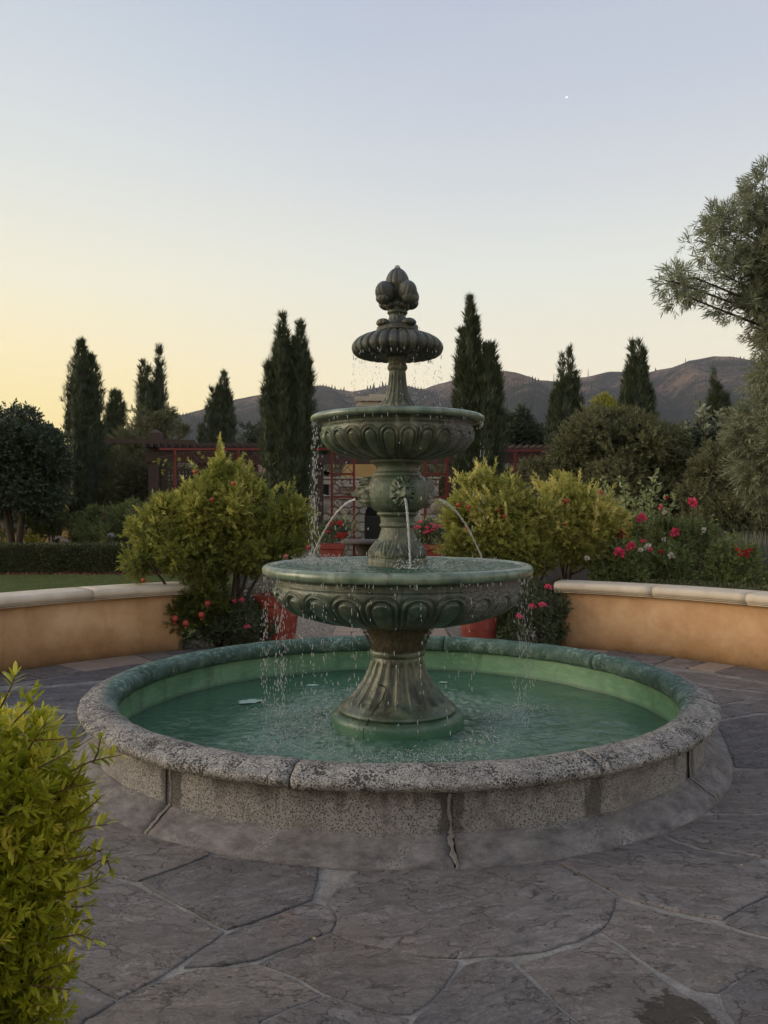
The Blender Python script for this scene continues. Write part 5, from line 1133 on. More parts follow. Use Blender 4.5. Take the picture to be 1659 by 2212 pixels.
shoots('quince_bush', 'pale broad-leaved bush with upright shoots above the roses', gd(1385, 1255), [at(px, py, 10.15 + random.uniform(-.3, .3)) for px, py in [(1291, 1018), (1300, 1040), (1340, 1030), (1350, 1050), (1385, 1040), (1395, 1060), (1415, 1015), (1420, 1045), (1440, 1070), (1325, 1075), (1370, 1075), (1405, 1085), (1450, 1095), (1470, 1055), (1430, 1105), (1345, 1095), (1380, 1100), (1410, 1120)]], .085, M['quince'], 'shrub', 44)
shoots('tall_rose_stem', 'single bare rose stem with a few yellow leaves before the dark shrubs', gd(1545, 1262), [at(1562, 1072, 9.9), at(1550, 1080, 9.9), at(1572, 1085, 9.95)], .055, M['gold'], 'rose stem', 5)
# bare pale stems through the rose bed
mb = MB(); r = random.Random(4)
for i in range(70):
    px = r.uniform(1290, 1690); d = r.uniform(9.7, 11); b0 = at(px, HOR, d); b0[2] = 0.02; tp = at(px + r.uniform(-30, 30), r.uniform(1120, 1210), d); mb.tube([b0, (b0 + tp) / 2 + np.array((r.uniform(-.05, .05), 0, 0)), tp], [.007, .005, .003], 4)
o = mb.make('bare_stems', M['stem']); setp(o, 'bare pale rose stems standing all through the rose bed', 'stems', kind='stuff')
# lavender
def spikes(name, label, x0, x1, y0, y1, n, h, mat, lean=.12, kind=None, cat='lavender', w_=.03):
    P = np.stack((rng.uniform(x0, x1, n), rng.uniform(y0, y1, n), np.zeros(n)), -1); D = np.tile((0, 0, 1.), (n, 1)) + lean * rng.normal(size=(n, 3))
    V, F, T = scatter(leaf_t(w_, .005), P, D, h * rng.uniform(.75, 1.1, n)); c = ((x0 + x1) / 2, (y0 + y1) / 2, 0)
    o = npm(name, V, F, mat, smooth=False, tint=T, origin=c); setp(o, label, cat, kind=kind); return o
a_, b_ = at(1500, HOR, 12.2), at(1780, HOR, 12.2)
spikes('lavender_clump', 'broad clump of grey-green lavender spikes at the right edge behind the roses', a_[0], b_[0], 6.2, 8.4, 3600, 1.12, M['lav'])
# low clipped hedge just behind the right wall, and box hedge behind the lawn
def hedge_arc(name, label, R0, R1, t0, t1, h, n, lsz):
    th = np.linspace(rad(t0), rad(t1), 50); t = thing(name, (*wp((R0 + R1) / 2, rad((t0 + t1) / 2)), 0), label, 'hedge')
    arc_solid('inner_growth', [(R0 + .03, 0), (R0 + .03, h - .04), (R1 - .03, h - .04), (R1 - .03, 0)], rad(t0), rad(t1), 40, M['hedge'], t, center=(0, Cy), sgn=1, ch=0)
    tt = rng.uniform(rad(t0), rad(t1), n); s = rng.random(n); top = s < .55
    R = np.where(top, rng.uniform(R0, R1, n), R0); Z = np.where(top, h + .012 * rng.normal(size=n), rng.uniform(0, h, n)); P = np.stack((R * np.sin(tt), Cy + R * np.cos(tt), Z), -1)
    D = np.where(top[:, None], (0, 0, 1.), np.stack((-np.sin(tt), -np.cos(tt), .3 + 0 * tt), -1)) + .7 * rng.normal(size=(n, 3))
    V, F, T = many([leaf_t(.5)], P, D, lsz * rng.uniform(.7, 1.3, n), .25 + .5 * rng.random(n)); npm('foliage', V, F, M['hedge'], t, smooth=False, tint=T)
hedge_arc('low_hedge', 'low clipped box hedge running along the back of the right wall', 4.95, 5.6, 34, 84, .655, 16000, .035)
def hedge_box(name, label, x0, x1, y0, y1, h, n, lsz):
    t = thing(name, ((x0 + x1) / 2, y0, 0), label, 'hedge'); MB().box((x0 + .05, y0 + .05, 0), (x1 - .05, y1, h - .05)).make('inner_growth', M['hedge'], t)
    s = rng.random(n); top = s < .3; P = np.stack((rng.uniform(x0, x1, n), np.where(top, rng.uniform(y0, y1, n), y0 + .03 * rng.normal(size=n)), np.where(top, h + .02 * rng.normal(size=n), rng.uniform(0.02, h, n))), -1)
    P[:, 1] += .03 * np.sin(P[:, 0] * 5) * (~top); D = np.where(top[:, None], (0, 0, 1.), (0, -1, .3)) + .7 * rng.normal(size=(n, 3))
    V, F, T = many([leaf_t(.5)], P, D, lsz * rng.uniform(.7, 1.3, n), .15 + .6 * rng.random(n)); npm('foliage', V, F, M['hedge'], t, smooth=False, tint=T)
hedge_box('box_hedge', 'knee-high clipped hedge along the far side of the lawn', -16, -3.3, 13.85, 14.7, .63, 30000, .06)
# red-brown mulch line and fallen bits at the hedge foot
P = np.stack((rng.uniform(-15, -3.4, 1500), rng.uniform(13.3, 13.85, 1500), np.full(1500, .012)), -1); V, F, T = scatter(leaf_t(.7), P, rng.normal(size=(1500, 3)) * (1, 1, .2), rng.uniform(.04, .09, 1500))
o = npm('bark_mulch', V, F, M['fruit'], smooth=False, tint=T); o.data.materials[0] = mat_simple('red_brown_mulch', (0.16, 0.05, 0.045), .9, .6, 9); setp(o, 'red-brown mulch along the hedge foot', 'mulch', kind='stuff')
# grass blades on the part of the lawn in view
n = 42000; d_ = 8.6 + 10.2 * rng.random(n) ** 1.2; pxx = rng.uniform(-40, 470, n); P = np.stack((CX + (pxx - 829.5) / FPX * d_, d_ - DIST, np.zeros(n)), -1)
P = P[(np.hypot(P[:, 0], P[:, 1] - Cy) > 4.66) & (P[:, 0] < np.interp(P[:, 1], [4.4, 7.5, 11, 13.95], [-2.35, -2.2, -3.0, -3.4]))]
V, F, T = scatter(leaf_t(.12, .02), P, np.tile((0, 0, 1.), (len(P), 1)) + .5 * rng.normal(size=(len(P), 3)), rng.uniform(.025, .05, len(P)))
o = npm('grass', V, F, M['grassm'], smooth=False, tint=T); setp(o, 'short mown grass of the lawn', 'grass', kind='stuff')

# ================================================================== CYPRESSES
blade = (np.array([(0, 0, 0), (.055, .01, .35), (.0, .02, 1), (-.055, .01, .35)]), np.array([(0, 1, 2, 3)]))
spray = join([scatter(blade, np.array([(0, 0, z)]), np.array([(math.cos(a) * .55, math.sin(a) * .55, 1.)]), np.array([s]), np.array([0.3])) for z, a, s in ((0, 0, .9), (.1, 1.3, .7), (.2, 2.6, .75), (.3, 4.1, .6), (.15, 5.3, .7), (.45, 1.9, .55))])[:2]
def cypress(px, d, wpx, spires, label, n=2600, taper=.75, small=None, ylow=None):
    k = d / FPX; base = at(px, HOR, d); base[2] = 0; t = thing('cypress_tree', base, label, 'cypress', 'cypress trees')
    R = wpx / 2 * k; P, D, T = [], [], []; core = MB()
    tot = sum(s[2] * (1.5 + (HOR - s[1]) * k) for s in spires)
    for sx, sy, sw in spires:
        H_ = 1.5 + (HOR - sy) * k; ox = (sx - px) * k; r_ = sw / 2 * k; m_ = int(n * sw * H_ / tot * (1.15)); ph = rng.random() * 6
        z = rng.random(m_) ** .85; th = rng.random(m_) * 2 * PI
        prof = np.interp(z, [0, .08, .35, .6, .8, .92, 1.0], [.72, .85, 1.0, .98, .80, .44, .03]) if taper > .5 else np.interp(z, [0, .1, .4, .6, .75, .88, 1.0], [.8, .9, 1, .85, .55, .3, .05])
        lump_ = 1 + .17 * np.sin(th * 5 + ph + 3 * np.sin(z * 9)) + .09 * np.sin(th * 11 + z * 23 + ph) + .06 * np.sin(z * 47 + th * 3)
        oy = random.uniform(-.3, .3) * R; bend = ox * np.clip(z * 1.6, 0, 1)
        rr_ = r_ * prof * lump_ * (1 - .30 * rng.random(m_) ** 1.5) * (1 + .22 * (rng.random(m_) > .94))
        P.append(np.stack((base[0] + bend + rr_ * np.cos(th), base[1] + oy + rr_ * np.sin(th), z * H_), -1))
        D.append(np.stack((.28 * np.cos(th), .28 * np.sin(th), np.ones(m_)), -1) + .17 * rng.normal(size=(m_, 3)))
        T.append(np.clip(.15 + .45 * (lump_ - .75) / .5 + .35 * rng.random(m_), 0, 1))
        zz = np.linspace(0, .93, 12); core.tube([(base[0] + ox * min(1, q * 1.6), base[1] + oy, q * H_) for q in zz], [r_ * .80 * float(np.interp(q, [0, .35, .6, .8, .95, 1], [.75, 1, .97, .82, .42, .03])) for q in zz], 10)
    P, D, T = np.vstack(P), np.vstack(D), np.concatenate(T)
    V, F, TT = scatter(spray, P, D, rng.uniform(.20, .38, len(P)) * (d / 20) ** .5 * .8, tint=T)
    npm('crown', V, F, M['cyp'], t, smooth=False, tint=TT); core.make('inner_crown', M['cyp'], t, smooth=True)
    MB().tube([(base[0], base[1], 0), (base[0], base[1], 1.2)], [.10, .08], 8).make('trunk', M['bark'], t, smooth=True)
    return t
cypress(183, 22, 76, [(178, 746, 62), (196, 775, 56), (168, 800, 50), (200, 860, 50)], 'tall blunt cypress at the left above the hedge', 4200)
cypress(250, 26, 54, [(245, 850, 36), (258, 855, 34), (238, 880, 34)], 'small ragged cypress just right of the tall left one', 1900)
cypress(327, 27, 64, [(308, 785, 30), (343, 755, 32), (325, 800, 34), (315, 830, 40), (338, 820, 40)], 'twin-tipped cypress rising behind the left end of the pergola', 2600)
cypress(475, 27, 68, [(483, 812, 40), (460, 845, 40), (494, 850, 34), (475, 840, 44)], 'stubby cypress behind the pergola against the hill', 2400)
cypress(436, 28, 12, [(436, 925, 13)], 'very small thin cypress beside the stubby one', 300)
cypress(624, 17.5, 106, [(612, 690, 40), (598, 745, 46), (650, 705, 38), (640, 735, 52), (582, 790, 34), (664, 770, 34), (622, 760, 60)], 'large cypress with two tips left of the fountain', 6200)
cypress(1032, 17.5, 106, [(1016, 648, 38), (999, 715, 36), (1028, 690, 40), (1062, 750, 46), (1050, 755, 56), (1000, 790, 46), (1076, 800, 28)], 'largest cypress with one high tip right of the fountain', 6200)
cypress(1220, 25, 72, [(1230, 758, 22), (1216, 768, 22), (1243, 812, 26), (1204, 835, 40), (1222, 820, 50), (1195, 860, 30), (1250, 870, 26)], 'cypress with two thin tips in front of the ridge masts', 3000)
cypress(1375, 22, 84, [(1366, 740, 28), (1380, 746, 22), (1392, 758, 24), (1358, 800, 44), (1396, 800, 40), (1375, 780, 56), (1345, 850, 26), (1408, 850, 26)], 'three-tipped cypress left of the rounded hilltop', 3800)
cypress(1548, 25, 56, [(1542, 800, 20), (1552, 845, 40), (1566, 860, 26), (1535, 865, 34)], 'cypress half hidden behind the tree with upright shoots', 1800)

# ================================================================== BACKGROUND SHRUBS AND TREES
def bigplant(name, label, cat, base, blobs, n, tm, size, mat, trunk=.06, ns=5, group=None, **kw):
    return plant(name, base, label, cat, blobs, n, tm, size, mat, ns, trunk, group, leafname='crown', **kw)
def tb_(px, d): p = at(px, HOR, d); p[2] = 0; return p
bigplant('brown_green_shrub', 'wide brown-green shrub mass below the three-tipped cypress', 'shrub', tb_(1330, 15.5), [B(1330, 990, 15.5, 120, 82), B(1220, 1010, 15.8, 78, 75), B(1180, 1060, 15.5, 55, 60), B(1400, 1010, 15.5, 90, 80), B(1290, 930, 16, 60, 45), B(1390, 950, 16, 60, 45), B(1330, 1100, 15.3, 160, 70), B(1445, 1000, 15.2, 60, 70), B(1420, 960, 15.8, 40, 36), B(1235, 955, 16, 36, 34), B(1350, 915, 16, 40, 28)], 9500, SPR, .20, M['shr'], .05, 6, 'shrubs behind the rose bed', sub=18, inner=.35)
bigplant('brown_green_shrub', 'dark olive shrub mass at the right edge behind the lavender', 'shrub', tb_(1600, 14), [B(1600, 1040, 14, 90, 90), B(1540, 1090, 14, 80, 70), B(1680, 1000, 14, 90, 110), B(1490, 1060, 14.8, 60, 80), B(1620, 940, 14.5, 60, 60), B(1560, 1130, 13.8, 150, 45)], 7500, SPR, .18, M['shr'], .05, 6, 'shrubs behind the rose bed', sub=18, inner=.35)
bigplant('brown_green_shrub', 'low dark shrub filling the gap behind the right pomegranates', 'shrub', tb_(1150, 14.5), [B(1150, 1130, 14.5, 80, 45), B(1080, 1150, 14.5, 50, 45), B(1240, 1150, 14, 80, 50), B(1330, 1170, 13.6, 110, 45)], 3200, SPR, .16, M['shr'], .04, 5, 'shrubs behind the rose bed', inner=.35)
t_ = tb_(1530, 16.5)
shoots('pear_tree', 'dark tree with stiff upright leafy shoots against the hill', t_, [at(px, py, 16.5 + random.uniform(-.5, .5)) for px, py in [(1512, 866), (1505, 885), (1520, 880), (1556, 888), (1566, 905), (1548, 905), (1475, 925), (1486, 915), (1460, 950), (1500, 930), (1525, 925), (1575, 935), (1540, 940), (1470, 965), (1590, 950), (1450, 985), (1490, 990), (1515, 960), (1560, 970), (1585, 985)]], .17, M['grey'], 'tree', 70, smat='bark', r0=.05)
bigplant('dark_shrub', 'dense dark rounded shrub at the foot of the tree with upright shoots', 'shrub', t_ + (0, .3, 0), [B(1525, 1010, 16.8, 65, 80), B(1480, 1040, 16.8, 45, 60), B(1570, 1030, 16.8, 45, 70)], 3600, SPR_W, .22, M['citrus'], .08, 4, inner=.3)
bigplant('golden_shrub', 'bright yellow-green tree top showing left of the three-tipped cypress', 'tree', tb_(1305, 19), [B(1308, 888, 19, 22, 22), B(1290, 915, 19, 22, 18), B(1322, 905, 19, 14, 22)], 800, SPR_W, .20, M['gold'], .05, 3)
bigplant('background_tree', 'distant dark tree between the right cypress and the brown shrubs', 'tree', tb_(1125, 30), [B(1110, 945, 30, 42, 34), B(1150, 955, 30, 36, 26), B(1095, 915, 30, 12, 22), B(1130, 910, 30, 9, 24)], 1600, SPR, .40, M['citrus'], .12, 3, 'trees behind the garden', inner=.3)
bigplant('background_tree', 'small dark tree behind the pergola roof', 'tree', tb_(560, 34), [B(552, 952, 34, 22, 30), B(700, 960, 36, 40, 30)], 900, SPR, .4, M['citrus'], .12, 3, 'trees behind the garden', inner=.3)
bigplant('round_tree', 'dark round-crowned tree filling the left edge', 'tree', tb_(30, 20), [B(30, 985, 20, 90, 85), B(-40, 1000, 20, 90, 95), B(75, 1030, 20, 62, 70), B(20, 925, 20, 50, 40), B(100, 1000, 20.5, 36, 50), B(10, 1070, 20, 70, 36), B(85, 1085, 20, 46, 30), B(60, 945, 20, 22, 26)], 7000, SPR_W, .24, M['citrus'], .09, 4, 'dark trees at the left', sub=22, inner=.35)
bigplant('round_tree', 'lower dark tree between the left tree and the tall cypress', 'tree', tb_(112, 24), [B(110, 1020, 24, 42, 62), B(95, 960, 24, 22, 30), B(128, 990, 24, 18, 50)], 2400, SPR_W, .24, M['citrus'], .09, 4, 'dark trees at the left', inner=.3)
bigplant('leafy_tree', 'loose brownish tree between the left cypresses and the pergola', 'tree', tb_(262, 23), [B(260, 1010, 23, 46, 70), B(300, 960, 24, 26, 40), B(350, 925, 25, 30, 26), B(235, 1060, 22.5, 36, 50), B(290, 1060, 23, 40, 60)], 3600, SPR, .22, M['shr'], .08, 5, 'loose trees by the pergola', inner=.15)
bigplant('leafy_tree', 'sparse twiggy tree top beside the twin-tipped cypress', 'tree', tb_(375, 24.5), [B(360, 905, 24.5, 22, 22), B(375, 930, 24.5, 26, 18), B(295, 905, 24, 14, 30)], 420, SPR, .22, M['shr'], .05, 6, 'loose trees by the pergola')
bigplant('back_shrub', 'mixed olive shrubs behind the hedge below the round tree', 'shrub', tb_(60, 21.5), [B(40, 1120, 21.5, 80, 40), B(120, 1130, 21.5, 60, 35), B(220, 1140, 21, 70, 35), B(290, 1130, 21, 50, 45), B(-40, 1120, 21, 60, 50)], 4200, SPR, .18, M['rosel'], .03, 4, 'shrubs behind the lawn hedge', inner=.2)
bigplant('back_shrub', 'dull green shrubs behind the left pomegranate', 'shrub', tb_(420, 15.5), [B(350, 1150, 15.5, 60, 50), B(430, 1160, 15.5, 80, 60), B(560, 1170, 15.5, 80, 60), B(640, 1160, 14.5, 40, 55)], 3600, SPR, .16, M['shr'], .03, 4, 'shrubs behind the lawn hedge', inner=.3)
# agapanthus behind the hedge
for k, (px, py) in enumerate([(8, 1134), (24, 1136), (14, 1140), (32, 1140), (50, 1140), (20, 1155), (19, 1181), (127, 1165), (142, 1172), (227, 1178), (240, 1160), (247, 1180), (163, 1192), (190, 1192), (393, 1148), (398, 1160), (396, 1168), (60, 1150)]):
    hd = at(px, py, 20.4); bs = np.array((hd[0] + random.uniform(-.2, .2), hd[1], 0)); t = thing('agapanthus', bs, 'white-lilac globe flower on a tall stalk standing behind the lawn hedge', 'flower', 'white agapanthus stalks behind the hedge')
    MB().tube([bs, (bs + hd) / 2 + (random.uniform(-.03, .03), 0, 0), hd], [.012, .010, .008], 5).make('stem', M['stem'], t); truss(hd, .11, M['lilac'], t, k + 50, 'flower_head', 9)
    t['label'] = 'white-lilac globe flower on a tall stalk standing behind the lawn hedge'
shoots('yellow_shrub', 'small bright yellow-leaved plant poking above the hedge', tb_(70, 20.3), [at(px, py, 20.3) for px, py in [(70, 1145), (66, 1165), (78, 1160), (88, 1168), (72, 1180), (84, 1185)]], .14, M['gold'], 'shrub', 26)
spikes('reddish_grass', 'reddish plume grass behind the hedge beside the pomegranate', *(lambda a, b_: (a[0], b_[0]))(at(350, HOR, 19.8), at(400, HOR, 19.8)), 14.5, 15.4, 260, 1.15, mat_leaf('reddish_plumes', (.10, .04, .03), (.26, .13, .10), .2), .2, None, 'grass tuft')

# right-hand tree with long narrow leaves, overhanging from outside the frame
d0 = 8.6
bl = [B(1690, 395, d0, 62, 44), B(1655, 620, d0, 80, 55), B(1575, 600, d0, 75, 46), B(1500, 600, d0, 62, 46), B(1480, 640, d0, 45, 28), B(1590, 660, d0, 50, 22), B(1600, 500, d0, 80, 60), B(1545, 530, d0, 60, 42), B(1680, 430, d0, 75, 60), B(1640, 670, d0, 70, 45), B(1460, 610, d0, 34, 36),
      B(1760, 560, d0, 110, 160), B(1700, 720, d0, 70, 70), B(1690, 840, d0, 72, 80), B(1670, 930, d0, 85, 80), B(1640, 960, d0, 50, 50), B(1800, 900, d0, 110, 150), B(1700, 1030, d0 + .2, 100, 60)]
tr_ = thing('narrow_leaved_tree', tb_(1800, d0), 'tree with long narrow grey-green leaves reaching in from the right edge', 'tree')
pos, D, T = clumpy(bl, 11500, sub=22, subr=.33, up=-.05, shell=.95); sel = pos[:, 0] < at(1800, 0, d0)[0]; pos, D, T = pos[sel], D[sel], T[sel]
V, F, TT = many(SPR_L, pos, D, rng.uniform(.12, .19, len(pos)), np.clip(.15 + .4 * T + .35 * rng.random(len(pos)), 0, 1)); npm('crown', V, F, M['grey'], tr_, smooth=False, tint=TT)
mb = MB(); tb0 = tb_(1800, d0); mb.tube([tb0, tb0 + (.05, 0, 1.2), tb0 + (-.05, 0, 2.6), tb0 + (0, 0, 4.2)], [.13, .11, .09, .05], 10)
for i, q in enumerate(bl):
    c_ = np.array(q[:3]); s_ = tb0 + (0, 0, max(1.0, c_[2] - .7)); mb.tube([s_, s_ * .5 + c_ * .5 + (0, 0, .05), c_, c_ + (-q[3] * .8, 0, random.uniform(-.1, .15))], [.028, .015, .008, .003], 6)
mb.make('trunk', M['bark'], tr_, smooth=True)

# ================================================================== PERGOLA, RED FRAME, FIREPLACE
dP = 21.5
def X(px, d): return CX + (px - 829.5) / FPX * d
def Zz(py, d): return CAMH + (HOR - py) / FPX * d
yP = dP - DIST
pg = thing('pergola', (X(430, dP), yP, 0), 'dark brown timber pergola with lattice panels behind the red metal frame', 'pergola')
def bar(name, a, b_, w_, h, mat, parent, bevel=.004):
    a, b_ = np.array(a, float), np.array(b_, float); t = b_ - a; L_ = np.linalg.norm(t); t /= L_
    u_ = np.cross(t, (0, 0, 1)); u_ = np.array((1., 0, 0)) if np.linalg.norm(u_) < .1 else u_ / np.linalg.norm(u_); v = np.cross(u_, t)
    V = [p + sx * w_ / 2 * u_ + sy * h / 2 * v for p in (a, b_) for sx, sy in ((-1, -1), (1, -1), (1, 1), (-1, 1))]
    return MB().add(V, [(3, 2, 1, 0), (4, 5, 6, 7), (0, 1, 5, 4), (1, 2, 6, 5), (2, 3, 7, 6), (3, 0, 4, 7)]).make(name, mat, parent)
for px, top, w_ in ((335, 968, .27), (437, 985, .18), (549, 985, .18), (690, 985, .2), (978, 985, .30), (1290, 985, .25)):
    bar('post', (X(px, dP), yP, 0), (X(px, dP), yP, Zz(top, dP)), w_, w_, M['wood'], pg)
q = MB(); x, y, z = X(345, dP), yP - .35, Zz(938, dP); q.box((x - .14, y - .14, Zz(958, dP)), (x + .14, y + .14, z)); q.add([(x - .14, y - .14, z), (x + .14, y - .14, z), (x + .14, y + .14, z), (x - .14, y + .14, z), (x, y, z + .1)], [(0, 1, 4), (1, 2, 4), (2, 3, 4), (3, 0, 4)]); q.make('post_finial', M['wood'], pg)
bar('beam', (X(318, dP), yP - .16, Zz(987, dP)), (X(612, dP), yP - .16, Zz(994, dP)), .08, .27, M['wood'], pg)
bar('beam', (X(600, dP), yP - .16, Zz(994, dP)), (X(1240, dP), yP - .16, Zz(990, dP)), .08, .25, M['wood'], pg)
bar('beam', (X(240, dP), yP - .45, Zz(955, dP)), (X(430, dP), yP - .45, Zz(959, dP)), .07, .12, M['wood'], pg)
for px in range(325, 620, 15): bar('rafter', (X(px, dP), yP - .5, Zz(962, dP) - .02), (X(px, dP), yP + 2.2, Zz(962, dP) + .02), .06, .12, M['wood'], pg)
for px in range(985, 1240, 15): bar('rafter', (X(px, dP), yP - .5, Zz(968, dP)), (X(px, dP), yP + 2.2, Zz(968, dP)), .06, .12, M['wood'], pg)
for x0, x1, z0, z1 in ((346, 430, 1015, 1165), (452, 540, 1026, 1165), (556, 612, 1030, 1165), (1086, 1170, 1015, 1165)):
    a, b_ = X(x0, dP), X(x1, dP); zt_, zb_ = Zz(z0, dP), Zz(z1, dP); q = MB(); n = int((b_ - a) / .085)
    for i in range(n + 1): q.box((a + i * (b_ - a) / n - .018, yP - .02, zb_), (a + i * (b_ - a) / n + .018, yP - .005, zt_))
    m_ = int((zt_ - zb_) / .10)
    for i in range(m_ + 1): q.box((a, yP - .002, zb_ + i * (zt_ - zb_) / m_ - .018), (b_, yP + .012, zb_ + i * (zt_ - zb_) / m_ + .018))
    q.make('lattice', M['wood'], pg); bar('rail', (a, yP - .03, zt_), (b_, yP - .03, zt_), .06, .07, M['wood'], pg)
# tiled roof glimpsed beyond
tile = mat_simple('clay_roof_tile', (0.34, 0.22, 0.15), .8, .4, 9)
hs = thing('tiled_roof_house', at(470, 1080, 34) * (1, 1, 0), 'low building with a pale clay tile roof behind the pergola lattice', 'house')
MB().box((X(425, 34), 30, 0), (X(600, 34), 34, Zz(1020, 34))).make('wall', M['ochre'], hs)
for r_ in range(7):
    for i in range(20):
        x0 = X(436, 33) + i * .17; z0 = Zz(1028, 33) + r_ * .12; y0 = 27.8 + r_ * .3
        MB().tube([(x0, y0, z0), (x0, y0 + .42, z0 + .15)], [.085, .075], 5).make('roof_tile', tile, hs)
# red metal frame with diamond wires
dA = 19.5; yA = dA - DIST
ar = thing('metal_arbor', (X(740, dA), yA, 0), 'red metal trellis frame with diamond wires spanning the garden', 'trellis')
for px in (379, 515.6, 717, 764.6, 918, 966, 1113): bar('post', (X(px, dA), yA, 0), (X(px, dA), yA, Zz(971, dA)), .055, .055, M['red'], ar)
for a, b_, y_ in ((345, 717, 970), (717, 764.6, 971), (918, 966, 972), (966, 1180, 973)): bar('rail', (X(a, dA), yA, Zz(y_, dA)), (X(b_, dA), yA, Zz(y_, dA)), .05, .055, M['red'], ar)
for y_ in (1024, 1073): 
    bar('rail', (X(717, dA), yA, Zz(y_, dA)), (X(764.6, dA), yA, Zz(y_, dA)), .045, .05, M['red'], ar); bar('rail', (X(918, dA), yA, Zz(y_, dA)), (X(966, dA), yA, Zz(y_, dA)), .045, .05, M['red'], ar)
for px0, px1, y0_, y1_, st in ((717, 764.6, 971, 1024, 24), (717, 764.6, 1024, 1073, 24), (717, 764.6, 1073, 1122, 24), (918, 966, 971, 1024, 24), (918, 966, 1024, 1073, 24), (379, 515.6, 971, 1010, 22), (515.6, 590, 971, 1010, 22), (1113, 1175, 971, 1010, 22)):
    q = MB(); x = px0 - (y1_ - y0_)
    while x < px1:
        for sgn in (1, -1):
            xa, ya, xb, yb = x, (y1_ if sgn > 0 else y0_), x + (y1_ - y0_), (y0_ if sgn > 0 else y1_)
            ca, cb = max(0, (px0 - xa) / (xb - xa)), min(1, (px1 - xa) / (xb - xa))
            if cb > ca: q.tube([(X(xa + (xb - xa) * s_, dA), yA, Zz(ya + (yb - ya) * s_, dA)) for s_ in (ca, cb)], .007, 4)
        x += st
    q.make('diamond_wires', M['red'], ar)
# vine leaves on the frame
V, F, T = scatter(leaf_t(.9, .15), np.array([at(px + random.uniform(-3, 3), py + random.uniform(-3, 3), dA - .1) for px, py in [(346, 1000), (350, 1008), (345, 1014), (352, 998), (343, 1005), (432, 982), (434, 986), (327, 998), (389, 1000), (398, 1002), (470, 980), (480, 978), (490, 976), (525, 990), (535, 985), (349, 1018)]]), rng.normal(size=(16, 3)) * (1, .2, 1), .12)
t = thing('grape_vine', (X(346, dA), yA - .1, 0), 'few broad grape leaves hanging from the pergola beam', 'vine'); npm('leaves', V, F, M['gold'], t, tint=T * .4, smooth=False)
MB().tube([(X(346, dA), yA - .1, 0), (X(340, dA), yA - .1, 2), (X(346, dA), yA - .1, 2.7), (X(430, dA), yA - .1, 2.85), (X(530, dA), yA - .1, 2.8)], [.02, .015, .012, .008, .004], 5).make('vine_stem', M['bark'], t)
# stone fireplace
dF = 26.0; yF = dF - DIST
fp = thing('stone_fireplace', (X(818, dF), yF, 0), 'rustic stone outdoor fireplace with an ochre chimney behind the fountain', 'fireplace')
MB().box((X(690, dF), yF + .06, -.02), (X(948, dF), yF + .9, Zz(1032, dF))).make('masonry_core', M['fstone'], fp)
def fs(x0, x1, z0, z1):
    dx, dz = .5 * (x1 - x0), .5 * (z1 - z0); cx_, cz_ = (x0 + x1) / 2, (z0 + z1) / 2; y = yF + random.uniform(-.03, .03); n = 8; V = []
    for k in range(n):
        a = 2 * PI * (k + .5) / n; ca, sa = math.cos(a), math.sin(a); s = 1 / max(abs(ca), abs(sa)) ** .8
        V.append((cx_ + dx * ca * s * random.uniform(.88, .99), y, cz_ + dz * sa * s * random.uniform(.88, .99)))
    V2 = [((p[0] - cx_) * 1.03 + cx_, yF + .07, (p[2] - cz_) * 1.03 + cz_) for p in V]
    V3 = [((p[0] - cx_) * .85 + cx_, y - .03, (p[2] - cz_) * .85 + cz_) for p in V]
    Vv = V2 + V + V3; F = [(i, (i + 1) % n, n + (i + 1) % n, n + i) for i in range(n)] + [(n + i, n + (i + 1) % n, 2 * n + (i + 1) % n, 2 * n + i) for i in range(n)] + [tuple(range(2 * n, 3 * n))]
    MB().add(Vv, F).make('stone', M['fstone'], fp)
z = .02; zt_ = Zz(1034, dF)
while z < zt_ - .06:
    h = min(random.uniform(.13, .30), zt_ - z); x = X(690, dF)
    while x < X(946, dF):
        w_ = random.uniform(.18, .5); x1 = min(x + w_, X(948, dF))
        if x1 - x > .07 and not (X(790, dF) < (x + x1) / 2 < X(872, dF) and z < Zz(1095, dF)) and not (X(685, dF) < x < X(712, dF) and Zz(1075, dF) < z < Zz(1050, dF)): fs(x, x1, z, z + h)
        x = x1
    z += h
MB().box((X(690, dF) - .03, yF - .06, Zz(1034, dF)), (X(948, dF) + .05, yF + .95, Zz(1030, dF))).make('capstone', M['cast'], fp)
MB().box((X(790, dF), yF - .02, 0), (X(872, dF), yF + .055, Zz(1095, dF))).make('firebox', M['opening_shade'], fp)  # solid block; its black colour stands in for shade inside the opening
MB().box((X(694, dF), yF - .02, Zz(1072, dF)), (X(710, dF), yF + .055, Zz(1046, dF))).make('niche', M['opening_shade'], fp)  # flat black block painted as the dark of a hole
for a, b_, z0, z1, o_ in ((733, 905, 1052, 1046, .30), (738, 900, 1058, 1052, .2), (742, 896, 1066, 1058, .12)): MB().box((X(a, dF), yF - o_, Zz(z0, dF)), (X(b_, dF), yF + .1, Zz(z1, dF))).make('mantel', M['cast'], fp, bevel=.01)
